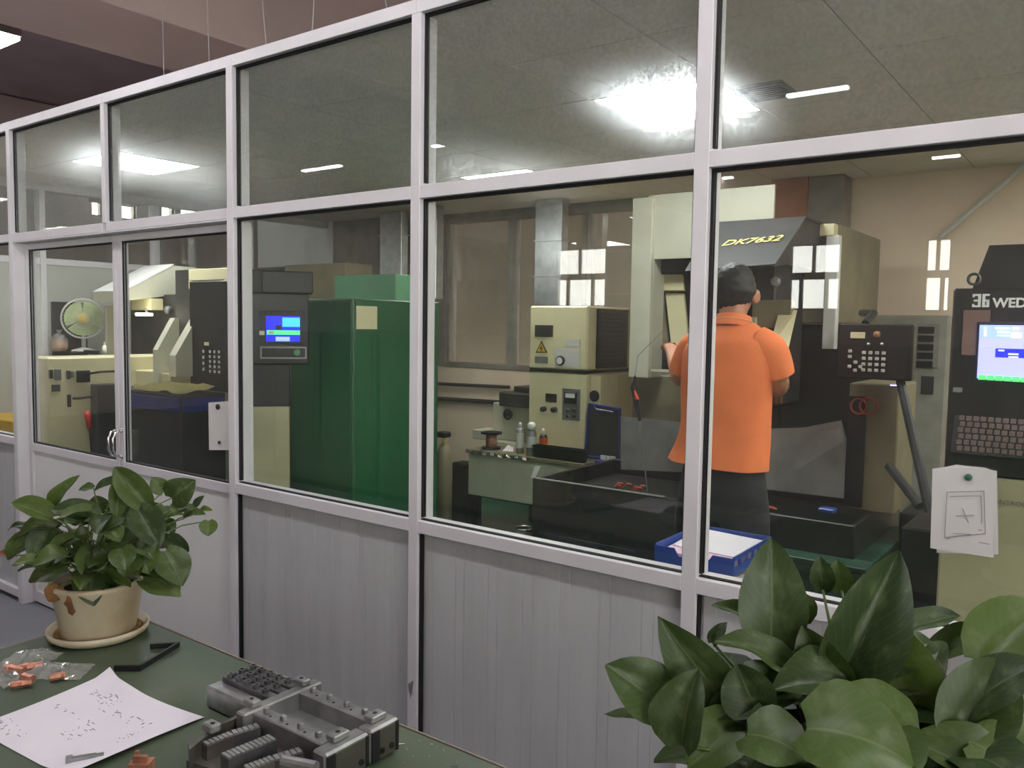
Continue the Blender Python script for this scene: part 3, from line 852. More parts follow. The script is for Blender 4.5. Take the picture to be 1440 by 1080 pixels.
MB().tube([(4.081,1.93,0.992), (4.247,1.75,0.863)], .020, 8).top('support_arm', 'black2', 'short thick black bar slanting below the long slanted one', 'bar')

# ---- floor-standing air conditioner by the back wall
bx = (3.598,4.047,3.55,3.88,0.496,1.691)
t = thing('air_conditioner', ((bx[0] + bx[1]) / 2, 3.7, 0), 'tall grey floor-standing air conditioner with dark louvres by the back wall', 'air conditioner')
MB().box(bx[0] - .1, bx[1], bx[2], bx[3], 0, bx[5], .015).obj('body', 'ac', t)
MB().box(bx[0] - .08, bx[1] - .05, 3.54, 3.55, bx[5] - .32, bx[5] - .05, .003).obj('grille', 'grey', t)
for k in range(5):
    z = bx[5] - .09 - k * .052
    MB().box(bx[1] - .17, bx[1] - .08, 3.53, 3.54, z - .02, z + .02, .003).obj('louvre', 'black', t)
MB().box(bx[1] - .14, bx[1] - .07, 3.54, 3.55, bx[5] - .48, bx[5] - .37, .002).obj('display', 'dark', t)

# ---- black and cream control cabinet on the right
CY = .85
t = thing('control_cabinet', (4.76, 1.1, 0), 'cream control cabinet with black top, screen and keyboard at the right edge', 'cabinet')
CX0, CX1 = 4.462, 5.06
zt, zm = 1.727, 1.152
MB().box(CX0, CX1, CY, 1.35, 0.03, zm, .006).obj('body', 'cream_dull', t)
MB().box(CX0 + .02, CX1 - .02, CY + .02, 1.33, 0, .03).obj('plinth', 'black', t)
MB().box(CX0 + .0, CX1, CY + .02, 1.35, zm, zt, .006).obj('console', 'black', t)
MB().prism([(CX0 + .045, zt), (CX1 - .04, zt), (CX1 - .07, 1.86), (CX0 + .085, 1.86)], 'y', .92, 1.3).obj('top_cover', 'black', t)
k = (4.513,0.86,1.753)
MB().ring((k[0], .9, k[2] + .003), .016, .005, FY, 20, 6).obj('lifting_eye', 'dark', t)
text('lettering', 'WEDM', .039, 'white', t, (4.571,0.866,1.669), RX, UZ, .0006, label='white lettering above the screen', bold=.0012, wide=.98)
lg = MB(); kx, _, kz = (4.516,0.866,1.669)
def lr(a, b, c, d): lg.box(kx + a * .0019, kx + b * .0019, .8655, .8695, kz + c * .0019, kz + d * .0019)
lr(0, 9, 18, 21); lr(0, 3, 16, 18); lr(2, 9, 9, 12); lr(0, 3, 3, 5); lr(0, 9, 0, 3); lr(8, 12, 0, 21)
lr(14, 24, 18, 21); lr(14, 18, 3, 18); lr(14, 24, 0, 3); lr(20, 24, 3, 11); lr(18, 24, 9, 12)
lg.obj('emblem', 'white', t, label='white blocky emblem beside the lettering')
MB().box(*(4.494,4.566,0.862,0.868,1.522,1.66), .001).obj('side_plate', 'plate_brown', t)
MB().box(*(4.533,4.718,0.858,0.866,1.442,1.625), .002).obj('bezel', 'black2', t)
sc = MB().box(*(4.541,4.717,0.855,0.858,1.453,1.615)).obj('screen', 'scr_lav', t, label='glowing lavender screen')
MB().box(*(4.541,4.625,0.854,0.855,1.576,1.615)).obj('screen_field', 'scr_pale', sc)
MB().box(*(4.586,4.679,0.854,0.855,1.518,1.545)).obj('dialog', 'scr_deep', sc)
for q in ((4.594,4.609,0.852,0.854,1.537,1.541), (4.62,4.646,0.852,0.854,1.527,1.531), (4.621,4.646,0.852,0.854,1.519,1.522), (4.583,4.62,0.852,0.854,1.603,1.607), (4.589,4.621,0.852,0.854,1.592,1.596), (4.59,4.621,0.852,0.854,1.582,1.585), (4.553,4.559,0.852,0.854,1.602,1.608), (4.554,4.56,0.852,0.854,1.591,1.598), (4.554,4.56,0.852,0.854,1.581,1.587), (4.629,4.644,0.852,0.854,1.603,1.607), (4.625,4.651,0.852,0.854,1.578,1.592)):
    MB().box(*q).obj('screen_text', 'scr_white', sc)
for k in range(7):
    bxk = (4.545,4.567,0.852,0.855,1.449,1.463)
    MB().box(bxk[0] + k * .0222, bxk[1] + k * .0222 - .002, bxk[2], bxk[3], bxk[4] - k * .0004, bxk[5] - k * .0004).obj('soft_key', 'scr_green', sc)
# keyboard on a sloping shelf
kb = (4.493,4.73,0.83,0.86,1.237,1.337)
MB().slab([(kb[0] - .005, .80, kb[4] - .01), (CX1 - .05, .80, kb[4] - .01), (CX1 - .05, .845, kb[5]), (kb[0] - .005, .845, kb[5])], .02).obj('keyboard_shelf', 'black2', t)
m = MB()
for r in range(6):
    for cc in range(19):
        f = r / 5.6
        x = kb[0] + .008 + cc * .0195 + (r % 2) * .004
        y = .843 - .038 * f; z = kb[5] - .006 + (kb[4] - kb[5]) * f
        m.box(x, x + .014, y - .009, y, z - .008, z + .006, .001)
m.obj('keys', 'keyd', t)['kind'] = 'stuff'
MB().box(*(4.479,4.503,0.84,0.86,1.407,1.421), .002).obj('latch', 'sheet', t)
text('lettering', 'CONTROLLER', .021, 'grey', t, (4.587,0.848,1.075), RX, UZ, .0005, label='small grey word on the cream door')
MB().box(CX0 - .14, CX0 - .006, 1.0, 1.3, 0, .93, .006).top('cable_cabinet', 'black', 'black steel trunk standing left of the cream control cabinet', 'cabinet')

# ---- cream power unit on the counter
px0, px1 = 1.417, 1.909
t = thing('power_unit', (1.68, 3.2, .67), 'cream power unit with warning triangle and side vent, standing behind the spray cans', 'machine')
MB().box(px0, px1, 2.9, 3.56, 1.283, 1.735, .012).obj('upper_box', 'cream', t)
MB().box(px0 + .006, px1 - .004, 2.9015, 3.55, 1.262, 1.283).obj('joint', 'black', t)
MB().box(px0, px1 + .0, 2.905, 3.56, .672, 1.262, .008).obj('lower_box', 'cream', t)
MB().box(px1 + .001, px1 + .085, 2.95, 3.2, .672, 1.255, .004).obj('side_box', 'cream', t)
# side vent with slats
va, vb = (1.909,3.015,1.717), (1.909,3.458,1.295)
v = MB().box(px1, px1 + .012, va[1], vb[1], vb[2], va[2], .003).obj('vent', 'black', t)
for k in range(14):
    z = vb[2] + .02 + (va[2] - vb[2] - .04) * k / 13
    MB().box(px1 + .012, px1 + .018, va[1] + .02, vb[1] - .02, z - .006, z + .006, .001).obj('vent_slat', 'dark', v)
MB().box(*(1.468,1.624,2.893,2.9,1.513,1.597), .002).obj('display', 'dark', t)
tr = [(1.477,2.896,1.397), (1.579,2.896,1.4), (1.525,2.896,1.485)]
w0 = MB().prism([(p[0], p[2]) for p in tr], 'y', 2.896, 2.9).obj('warning_sign', 'black', t, label='yellow triangle with a black lightning bolt')
cx = sum(p[0] for p in tr) / 3; cz = sum(p[2] for p in tr) / 3
MB().prism([(cx + (p[0] - cx) * .74, cz + (p[2] - cz) * .74) for p in tr], 'y', 2.894, 2.896).obj('sign_face', 'yellow', w0)
MB().prism([(cx + .006, cz + .034), (cx - .014, cz - .002), (cx - .001, cz - .002), (cx - .006, cz - .03), (cx + .014, cz + .008), (cx + .001, cz + .008)], 'y', 2.893, 2.894).obj('bolt_mark', 'black', w0)
MB().box(*(1.471,1.584,2.896,2.9,1.324,1.371)).obj('name_plate', 'sheet', t)
MB().box(*(1.642,1.853,2.896,2.9,1.305,1.437)).obj('instruction_plate', 'paper_in', t)
MB().box(*(1.736,1.849,2.896,2.9,1.453,1.5)).obj('instruction_plate', 'paper_in', t)
k = (1.696,2.9,1.348)
gq = knob((k[0], 2.897, k[2]), .035, .02, FY, 'gauge', 'black', t, 20)
MB().lathe([(0, 0), (.025, 0), (.025, .002), (0, .002)], (k[0], 2.878, k[2]), 18, FY).obj('dial', 'white', gq)
MB().box(*(1.568,1.662,2.898,2.905,1.048,1.108), .002).obj('switch_plate', 'black', t)
pl = MB().box(*(1.712,1.859,2.9,2.905,0.931,1.153), .001).obj('meter_panel', 'sheet', t)
mt = MB().box(*(1.731,1.834,2.89,2.9,1.05,1.129), .002).obj('meter', 'black', pl)
MB().box(*(1.745,1.822,2.888,2.89,1.09,1.12)).obj('meter_face', 'white', pl)
for q in ((1.764,2.9,0.999), (1.817,2.9,1.003), (1.764,2.9,0.959), (1.818,2.9,0.963)):
    knob((q[0], 2.9, q[2]), .012, .02, FY, 'knob', 'dark', pl)
for q in ((1.56,2.905,0.994), (1.652,2.905,0.996)):
    knob((q[0], 2.905, q[2]), .02, .04, FY, 'knob', 'dark', t)
k = (1.946,2.95,1.109)
knob((k[0], 2.952, k[2]), .04, .008, FY, 'fan_grille', 'black', t, 20)
k = (1.789,3,1.752)
MB().ring((k[0], 3.05, 1.748), .018, .005, (0, 1, 0), 16, 6).obj('lifting_eye', 'dark', t)

# ---- counter with its clutter
t = thing('counter', (1.5, 3.0, 0), 'low grey-green counter under the cream power unit', 'counter')
MB().box(.997, 2.03, 2.7, 3.62, .64, .67, .004).obj('worktop', 'olive', t)
MB().box(1.01, 2.02, 2.715, 3.6, .33, .64, .004).obj('body', 'cream2', t)
for x in (1.06, 1.96):
    for y in (2.76, 3.5):
        MB().box(x - .025, x + .025, y - .025, y + .025, 0, .33).obj('leg', 'black', t)
m = MB()
ft = []
for i in range(25):
    x = 1.0 + i * .024
    ft.append((x, 2.694 - .008 * math.sin(i * 2.1), .668 + .006 * math.sin(i * 1.3)))
vs = ft + [(p[0], p[1] - .004, p[2] - .022 - .006 * math.sin(i * 1.9)) for i, p in enumerate(ft)]
m.add(vs, [(i, i + 1, i + 26, i + 25) for i in range(24)])
m.top('foil_edge', 'chrome', 'crumpled shiny foil along the front edge of the low counter', 'foil')
def at_counter(p): return Vector((p[0], p[1], .67))
# spool
q = at_counter((1.144,2.82,0.683))
t = thing('wire_spool', q, 'wooden wire spool with dark flanges left of the spray cans', 'spool')
MB().lathe([(0, 0), (.07, 0), (.07, .014), (0, .014)], q, 24).obj('flange', 'black', t)
MB().lathe([(0, .115), (.08, .115), (.08, .13), (0, .13)], q, 24).obj('flange', 'black', t)
MB().lathe([(0, .014), (.042, .014), (.042, .115), (0, .115)], q, 24).obj('wire_winding', 'copper', t, True)
# cans
def can(px, r, h, label, body, cap, capr, cap_h, parts=()):
    q = at_counter(px)
    t = thing('spray_can', q, label, 'spray can')
    MB().lathe([(0, 0), (r * .96, 0), (r, .004), (r, h - .02), (r * .7, h), (0, h)], q, 20).obj('body', body, t, True)
    MB().lathe([(0, h), (capr, h), (capr, h + cap_h * .7), (capr * .55, h + cap_h), (0, h + cap_h)], q, 16).obj('cap', cap, t, True)
    for z0, z1, mm, nm in parts:
        MB().lathe([(r + .0008, z0), (r + .0008, z1)], q, 20).obj(nm, mm, t, True)
    return t, q
can((1.42,2.8,0.718), .030, .185, 'slim silver spray can beside the spool', 'sheet', 'white', .013, .04, ((.04, .15, 'white_wall', 'print'),))
can((1.545,2.765,0.724), .036, .185, 'fat silver spray can with a wide white cap', 'sheet', 'white', .03, .055, ((.06, .14, 'paper_in', 'print'),))
tt, q = can((1.611,2.82,0.735), .03, .15, 'orange and black spray can behind the black tray', 'black', 'white', .013, .045, ((.09, .132, 'orange_can', 'print'), (.05, .09, 'yellow', 'print_band')))
text('lettering', '67', .04, 'black', tt, q + Vector((-.010, -.0315, .055)), (.95, .3, 0), UZ, .0003)
MB().slab([(1.27,2.787,0.673), (1.352,2.815,0.673), (1.164,3.079,0.673), (1.179,2.986,0.69)], .002).top('paper_scrap', 'paper', 'small white paper scrap between the spool and the cans', 'paper')
# black tray
q0, q1 = (1.593,2.74,0.732), (2.027,2.74,0.689)
t = thing('parts_tray', (1.83, 2.8, .67), 'black plastic parts tray in front of the spray cans', 'tray')
a, b, c0_, d0_ = q0[0], q1[0] - .01, 2.715, 2.775
MB().box(a + .012, b - .012, c0_ + .012, d0_ - .012, .671, .678).obj('bottom', 'black2', t)
for nm, qd in (('side', [(a, c0_, .755), (a + .012, c0_ + .012, .671), (b - .012, c0_ + .012, .671), (b, c0_, .755)]), ('side', [(b, d0_, .755), (b - .012, d0_ - .012, .671), (a + .012, d0_ - .012, .671), (a, d0_, .755)]),
               ('side', [(a, d0_, .755), (a + .012, d0_ - .012, .671), (a + .012, c0_ + .012, .671), (a, c0_, .755)]), ('side', [(b, c0_, .755), (b - .012, c0_ + .012, .671), (b - .012, d0_ - .012, .671), (b, d0_, .755)])):
    MB().slab(qd, .003).obj(nm, 'black2', t)
m = MB(); m.box(a - .006, b + .006, c0_ - .006, c0_, .752, .758); m.box(a - .006, b + .006, d0_, d0_ + .006, .752, .758); m.box(a - .006, a, c0_, d0_, .752, .758); m.box(b, b + .006, c0_, d0_, .752, .758)
m.obj('rim', 'black2', t)
# blue case with open lid
l0, l1, l2, l3 = (1.952,2.84,0.796), (2.214,2.84,0.769), (2.189,2.88,1.042), (1.949,2.88,1.059)
a, b = l0[0], l1[0]
t = thing('tool_case', ((a + b) / 2, 2.8, .67), 'dark blue tool case with raised lid right of the black tray', 'case')
MB().box(b - .12, b, 2.72, 2.85, .671, .70, .003).obj('base', 'bluecase', t)
lz0 = .702
MB().slab([(a, 2.84, lz0), (b, 2.84, lz0), l2, l3], .006).obj('lid', 'black2', t)
m = MB()
fr = [(a, 2.836, lz0), (b, 2.836, lz0), l2, l3]
for i in range(4):
    m.tube([fr[i], fr[(i + 1) % 4]], .009, 6)
A_, B_ = Vector(l2), Vector(l3)
dn = Vector((0, -.008, -.03))
m.tube([A_ + (B_ - A_) * .15, A_ + (B_ - A_) * .2 + dn, A_ + (B_ - A_) * .75 + dn, A_ + (B_ - A_) * .85], .008, 6)
m.obj('lid_rim', 'bluecase', t)
for k in range(7):
    x = b - .108 + k * .0165
    MB().lathe([(0, 0), (.0075, 0), (.0075, .03), (0, .03)], (x, 2.79, .70), 10).top('bit_holder', 'white', 'white peg in the open blue tool case, %s from the left' % ('first', 'second', 'third', 'fourth', 'fifth', 'sixth', 'seventh')[k], 'peg', group='pegs in the blue case')
# small slide with handwheel
t = thing('machine_slide', (1.2, 3.3, .67), 'grey machine slide with a black handwheel left of the power unit', 'machine')
bq = (0.935,1.303,3.1,3.4,0.674,0.986)
MB().box(bq[0], min(bq[1], 1.40), 3.1, 3.4, .70, bq[5], .006).obj('body', 'cream2', t)
bq = (1.066,1.381,3,3.35,0.975,1.083)
MB().box(bq[0], min(bq[1], 1.40), bq[2], bq[3], bq[4], bq[5], .01).obj('saddle', 'dark', t)
bq = (1.17,1.343,3.05,3.3,1.091,1.13)
MB().box(bq[0], min(bq[1], 1.40), bq[2], bq[3], bq[4], bq[5], .006).obj('saddle_top', 'dark', t)
k = (1.113,3.05,0.908)
hwl = MB().ring((k[0], 3.06, k[2]), .034, .009, FY, 24, 8).obj('handwheel', 'black', t, True)
knob((k[0], 3.1, k[2]), .018, .05, FY, 'hub', 'dark', t)
bq = (0.811,0.998,3,3.2,0.643,0.771)
MB().box(bq[0], bq[1], 3.0, 3.2, .70, bq[5], .004).obj('end_block', 'cream2', t)
MB().box(1.02, 1.40, 2.98, 3.42, .671, .70).obj('foot', 'cream2', t)
# things by the post on the left of that bay
k = (1.135,2.3,0.759)
t = thing('gas_cylinder', (k[0], 2.3, 0), 'olive cylinder with black valve just right of the middle post', 'cylinder')
MB().lathe([(0, 0), (.055, 0), (.055, k[2] - .06), (.03, k[2]), (0, k[2])], (k[0], 2.3, 0), 20).obj('body', 'olive', t, True)
MB().lathe([(0, k[2]), (.018, k[2]), (.018, k[2] + .05), (0, k[2] + .05)], (k[0], 2.3, 0), 12).obj('valve', 'hub', t, True)
MB().box(k[0] - .05, k[0] + .03, 2.26, 2.34, k[2] + .05, k[2] + .09, .008).obj('valve_wheel', 'black2', t)
bx = (0.722,0.87,2.86,3,0.258,0.519)
MB().box(bx[0], bx[1], bx[2], bx[3], 0, bx[5], .01).top('waste_bin', 'black', 'narrow black bin left of the low counter', 'bin')
k = (2.161,1.8,0.431)
t = thing('metal_canister', (k[0] + .02, 1.8, 0), 'shiny metal canister at the left end of the black tank', 'canister')
MB().lathe([(0, 0), (.045, 0), (.045, k[2]), (.04, k[2])], (k[0] + .02, 1.8, 0), 20).obj('body', 'steel', t, True)
MB().ring((k[0] + .02, 1.8, k[2]), .047, .006, (0, 0, 1), 24, 6).obj('rim', 'chrome', t, True)
MB().slab([(2.297,1.69,0.753), (2.326,1.69,0.756), (2.363,1.69,0.824), (2.329,1.69,0.824)], .004).top('white_tag', 'white', 'small white tag sticking up at the corner of the black tank', 'tag')

# ---- dark green electrical cabinets
t = thing('electrical_cabinet', (1.07, 1.6, 0), 'big dark green steel cabinet with a pale notice, left of the middle post', 'cabinet')
gx0, gx1, gy0, gy1, gz = .796, 1.353, 1.25, 1.985, 1.731
MB().box(gx0, gx1, gy0, gy1, .04, gz, .006).obj('body', 'green', t)
MB().box(gx0 + .02, gx1 - .02, gy0 + .02, gy1 - .02, 0, .04).obj('plinth', 'black', t)
gm = (gy0 + gy1) / 2
MB().box(gx1, gx1 + .006, gy0 + .012, gy1 - .012, .07, gz - .012, .002).obj('side_door', 'green', t)
MB().box(gx0 + .012, gx1 - .012, gy0 - .006, gy0, .07, gz - .012, .002).obj('front_door', 'green', t)
MB().box(gx1 - .002, gx1 + .008, gy0, gy1, gz - .001, gz + .003).obj('edge_strip', 'green2', t)  # paler strip paints the highlight along the top edge
a, b = (1.36,1.267,1.69), (1.36,1.43,1.557)
MB().box(gx1 + .006, gx1 + .009, a[1], b[1], b[2], a[2]).obj('notice', 'cream', t, label='pale paper notice')
bx = (0.275,0.89,2.06,2.3,1.736,1.929)
MB().box(bx[0], bx[1], bx[2], bx[3], 0, bx[5], .006).top('electrical_cabinet', 'green2', 'paler green cabinet standing behind the dark green one', 'cabinet')
bx = (-0.973,-0.201,2.6,2.9,1.787,2.078)
MB().box(bx[0], bx[1], bx[2], bx[3], 0, bx[5], .006).top('machine_housing', 'olive', 'dull olive housing behind the dark green cabinet and control head', 'machine')

# ---- left control head with its blue screen, turned towards the doors
LC = Vector((0.927, .98, 0))
t = thing('control_cabinet', LC, 'black control head with a blue and green screen on a cream base', 'cabinet')
K = 0.004
def lx(x): return LC.x + (x - 376) * K
def lz(y): return 1.592 + (451.979 - y) * K
FYL = LC.y - .12
def lbox(xa, ya, xb, yb, d0, d1, c=.002): return MB().box(lx(xa), lx(xb), FYL + d0, FYL + d1, lz(yb), lz(ya), c)
lbox(343, 412, 434, 512, 0, .2, .006).obj('console', 'black', t)
lbox(370, 381, 440, 412, -.01, .18, .006).obj('visor', 'black', t)
lbox(366, 437, 428, 484, -.008, 0).obj('bezel', 'black2', t)
sc = lbox(376, 444, 422, 480, -.012, -.008, 0).obj('screen', 'scr_blue', t, label='glowing blue screen')
for nm, q, mm in (('screen_field', (398, 446, 422, 459), 'scr_cyan'), ('screen_field', (398, 460, 422, 463), 'scr_deep'), ('screen_bar', (377, 464, 422, 470), 'scr_green'), ('screen_bar', (389, 473, 408, 479), 'scr_pale'), ('screen_bar', (409, 471, 422, 478), 'scr_deep'), ('screen_mark', (389, 457, 397, 463), 'dark')):
    lbox(*q, -.014, -.012, 0).obj(nm, mm, sc)
lbox(380, 465, 387, 469, -.016, -.014, 0).obj('screen_mark', 'cream', sc)
lbox(367, 465, 374, 471, -.012, -.008).obj('button', 'cream', t)
m = MB()
for q in ((368, 487, 431, 489), (368, 502, 431, 504), (368, 489, 370, 502), (429, 489, 431, 502)):
    z = lbox(*q, -.02, 0, 0); m.add(z.v, z.f)
m.obj('tray_frame', 'sheet', t)
knob((lx(418), FYL, lz(495)), .02, .014, FY, 'stop_button', 'green2', t)
lbox(352, 512, 408, 572, .02, .2, .004).obj('keyboard_bay', 'black2', t)
MB().box(lx(338), lx(407), FYL + .0, FYL + .24, 0, lz(572), .006).obj('base', 'cream_dull', t)
t.rotation_euler = (0, 0, math.radians(51))

# ---- left machine seen through the doors
t = thing('cutting_machine', (-.7, 1.3, 0), 'cream wire-cutting machine with a white slanted hood, seen through the double door', 'machine')
XB = -.62
MB().box(-0.894, XB, 0.463, 1.6, 0, 1.341, .01).obj('base', 'cream', t)
def onx(q, d0, d1):
    return (XB + d0, XB + d1, q[0], q[1], q[2], q[3])
def xbox(ya, za, yb, zb_, d0, d1, c=.002): return MB().box(XB + d0, XB + d1, ya, yb, zb_, za, c)
for nm, q, mm, dd in (('switch', (0.47,1.264,0.494,1.208), 'dark', .01), ('switch', (0.505,1.267,0.543,1.197), 'sheet', .015), ('socket', (0.58,1.255,0.601,1.199), 'dark', .015), ('socket', (0.607,1.25,0.624,1.207), 'sheet', .015), ('plug', (0.643,1.253,0.721,1.175), 'black2', .03), ('switch', (0.485,1.167,0.537,1.123), 'dark', .01), ('socket', (0.581,1.098,0.602,1.017), 'black2', .015)):
    xbox(q[0], q[1], q[2], q[3], 0, dd).obj(nm, mm, t)
MB().tube([(-0.59,0.698,1.229), (-0.5,0.737,1.246), (-0.52,0.842,1.246), (-0.6,0.944,1.209)], .008, 6).obj('cable', 'black2', t)
MB().tube([(-0.6,0.607,1.074), (-0.58,0.643,1.073), (-0.58,0.741,1.081)], .009, 6).obj('cable', 'black2', t)
MB().box(*(-1.321,-1.287,1.2,1.32,1.301,1.692), .006).obj('column', 'cream2', t)
A0, A1, A2, A3 = (-1.292,1.1,1.795), (-0.869,1.1,1.8), (-0.852,1.5,2.013), (-1.452,1.5,2.009)
A3 = (A0[0] + .02, A3[1], A3[2]); A1 = (A1[0], A1[1], A0[2]); A2 = (A1[0], A2[1], A2[2])
MB().slab([A0, A1, A2, A3], .01).obj('hood', 'white', t, label='white slanted hood')
MB().prism([(1.1, A1[2] - .012), (1.5, A2[2] - .012), (1.78, A2[2] - .02), (1.78, 1.86), (1.5, 1.78), (1.1, 1.72)], 'x', A0[0] + .01, A1[0] - .003).obj('hood_body', 'cream2', t)
MB().box(*(-0.36,0.107,1.3,1.36,1.866,1.944), .003).obj('box_lip', 'cream', t)
MB().box(*(-0.361,-0.328,1.3,1.36,1.811,1.876), .002).obj('box_flange', 'cream', t)
MB().box(*(0.052,0.098,1.3,1.36,1.777,1.867), .002).obj('box_flange', 'cream', t)
MB().box(*(-0.641,-0.004,1.37,1.7,1.212,1.951), .004).obj('side_box', 'dark', t)
MB().box(*(-1.346,-0.54,1.42,1.8,1.173,1.781), .004).obj('head', 'dark', t)
MB().box(*(-1.119,-0.848,1.3,1.4,1.663,1.748), .004).obj('head_plate', 'cream', t)
k = (-0.788,1.41,1.666)
knob((k[0], 1.42, k[2]), .03, .04, FY, 'knob', 'sheet', t)
lm = MB().box(*(-0.883,-0.75,1.2,1.26,1.62,1.64), .002).obj('work_lamp', 'worklamp', t, label='small glowing lamp bar')
MB().tube([(-0.837,1.25,1.672), (-0.8,1.25,1.636), (-0.848,1.25,1.626)], .008, 6).obj('lamp_bracket', 'sheet', lm)
def plate(x_px, y_px, xf, yf, zlow_px, wd, y0):
    return x_px
P0 = (-0.009,0.98,1.365); P1 = (-0.009,1.136,1.609); P2 = (-0.012,0.98,1.227)
MB().prism([(P0[1], P2[2]), (P0[1], P0[2]), (P1[1], P1[2]), (P1[1] + .03, P1[2]), (P1[1] + .03, P2[2])], 'x', P0[0] - .075, P0[0]).obj('side_guard', 'cream2', t)
P0 = (-0.25,1,1.394); P1 = (-0.25,1.126,1.607); P2 = (-0.256,1,1.176)
MB().prism([(P0[1], P2[2]), (P0[1], P0[2]), (P1[1], P1[2]), (P1[1] + .03, P1[2]), (P1[1] + .03, P2[2])], 'x', P0[0] - .06, P0[0]).obj('side_guard', 'cream2', t)
MB().tube([(-0.934,1.2,1.256), (-0.667,1.2,1.267)], .065, 16).obj('spindle', 'black', t)
MB().box(*(-0.673,-0.342,1.05,1.3,1.121,1.242), .004).obj('shelf', 'cream', t)
MB().box(*(-0.271,-0.137,1.02,1.1,1.172,1.237), .003).obj('bracket', 'cream', t)
tk = (-0.198,0.496,0.7,1,0.549,1.155)
MB().box(tk[0], tk[1], .70, 1.0, 0, tk[5], .006).obj('tank', 'black', t)
MB().box(tk[0] + .01, tk[1] - .01, .692, .70, tk[5] - .10, tk[5] - .02, .002).obj('tank_band', 'bluecase', t)
MB().box(tk[1], tk[1] + .006, .71, .99, tk[5] - .10, tk[5] - .02, .002).obj('tank_band', 'bluecase', t)
MB().box(XB + .001, XB + .10, 0.731, 0.875, .25, 1.16, .006).top('junction_box', 'dark', 'dark grey box hanging on the cream machine base, left of the door handles', 'box', base=(XB + .05, .8, .25))
# cloth and paper on the tank, control panel
cl = MB()
nx, ny = 12, 6
x0, x1 = tk[0] + .1, tk[1] - .01
ztk = tk[5]
vs = []
for j in range(ny + 1):
    for i in range(nx + 1):
        u, v = i / nx, j / ny
        vs.append((x0 + (x1 - x0) * u, .71 + .27 * v, ztk + .006 + .05 * max(0, mnoise.noise(Vector((u * 5, v * 4, 3)))) + .03 * v))
cl.add(vs, [(j * (nx + 1) + i, j * (nx + 1) + i + 1, (j + 1) * (nx + 1) + i + 1, (j + 1) * (nx + 1) + i) for j in range(ny) for i in range(nx)])
M['olive_cloth'] = mat('olive_cloth', (110, 100, 44), 0.9)
cl.top('cloth', 'olive_cloth', 'crumpled olive cloth lying on the black tank behind the right door', 'cloth', smooth=True)
q = (-0.037,0.37,1.1,1.14,1.142,1.844)
t = thing('control_pendant', ((q[0] + q[1]) / 2, 1.12, q[4]), 'dark control panel with pale keys behind the right door leaf', 'control panel')
MB().box(*q, .004).obj('housing', 'black', t)
m = MB()
for r in range(5):
    for cc in range(3):
        kx_ = q[0] + (q[1] - q[0]) * (.56 + .12 * cc); kz_ = q[4] + (q[5] - q[4]) * (.36 - .045 * r)
        m.box(kx_ - .009, kx_ + .009, 1.093, 1.1, kz_ - .009, kz_ + .009, .002)
for r in range(4):
    kx_ = q[0] + (q[1] - q[0]) * .38; kz_ = q[4] + (q[5] - q[4]) * (.36 - .055 * r)
    m.box(kx_ - .008, kx_ + .008, 1.093, 1.1, kz_ - .01, kz_ + .01, .002)
m.obj('keys', 'key', t)['kind'] = 'stuff'
MB().box(*(0.131,0.177,1.095,1.1,1.433,1.454)).obj('display', 'cream', t)
MB().tube([(-0.587,0.7,0.98), (-0.573,0.7,0.867)], .022, 10).top('red_grip', 'red', 'red grip of a bar leaning by the left door', 'handle') if False else None
k0, k1, k2 = (-0.56,0.678,0.988), (-0.55,0.689,0.875), (-0.54,0.698,0.648)
t = thing('pry_bar', k2, 'black bar with a red grip leaning behind the left door leaf', 'bar')
MB().tube([k0, k1], [.02, .016], 10).obj('grip', 'red', t, True)
k3 = Vector(k1) + (Vector(k2) - Vector(k1)) * (k1[2] - .005) / (k1[2] - k2[2])
MB().tube([k1, k3], .007, 8).obj('rod', 'black2', t)
# desk fan on the base
zb = 1.341
fc = Vector((-1.48,1.12,1.593))
ax = Vector((4.9 - fc.x, -2.02 - fc.y, 0)).normalized()
t = thing('desk_fan', (fc.x, fc.y, zb), 'round desk fan with pale green blades on the cream machine base', 'fan')
R = .148
cg = MB()
cg.ring(fc, R, .007, ax, 40, 6).ring(fc + ax * .03, R * .97, .003, ax, 40, 5).ring(fc + ax * .045, R * .5, .0016, ax, 30, 4)
sx = ax.cross(Vector((0, 0, 1)))
for k in range(36):
    a = 2 * math.pi * k / 36
    d = sx * math.cos(a) + Vector((0, 0, 1)) * math.sin(a)
    cg.tube([fc + ax * .05 + d * .03, fc + ax * .045 + d * R * .5, fc + ax * .028 + d * R * .97], .0011, 4)
    cg.tube([fc - ax * .05 + d * .03, fc - ax * .03 + d * R * .97], .0011, 4)
cg.obj('cage', 'white_wall', t)
for k in range(3):
    a0 = 2 * math.pi * k / 3 + .5
    vs = []
    for i in range(7):
        for j in range(4):
            rr = .03 + (R * .88 - .03) * j / 3
            a = a0 + (i / 6 - .5) * (2.05 - .1 * j / 3)
            d = sx * math.cos(a) + Vector((0, 0, 1)) * math.sin(a)
            vs.append(fc + d * rr + ax * (.018 * (i / 6 - .5)))
    MB().add(vs, [(i * 4 + j, i * 4 + j + 1, i * 4 + j + 5, i * 4 + j + 4) for i in range(6) for j in range(3)]).obj('blade', 'fanblade', t, True)
MB().lathe([(0, .04), (.04, .045), (.045, .03), (.04, 0), (0, 0)], fc, 20, ax).obj('hub', 'hub', t, True)
MB().lathe([(0, -.1), (.035, -.1), (.045, -.05), (.045, -.02), (0, -.02)], fc, 20, ax).obj('motor', 'white_wall', t, True)
MB().tube([fc - ax * .06, fc - ax * .06 - Vector((0, 0, fc.z - zb - .02))], .016, 10).obj('stand', 'white_wall', t, True)
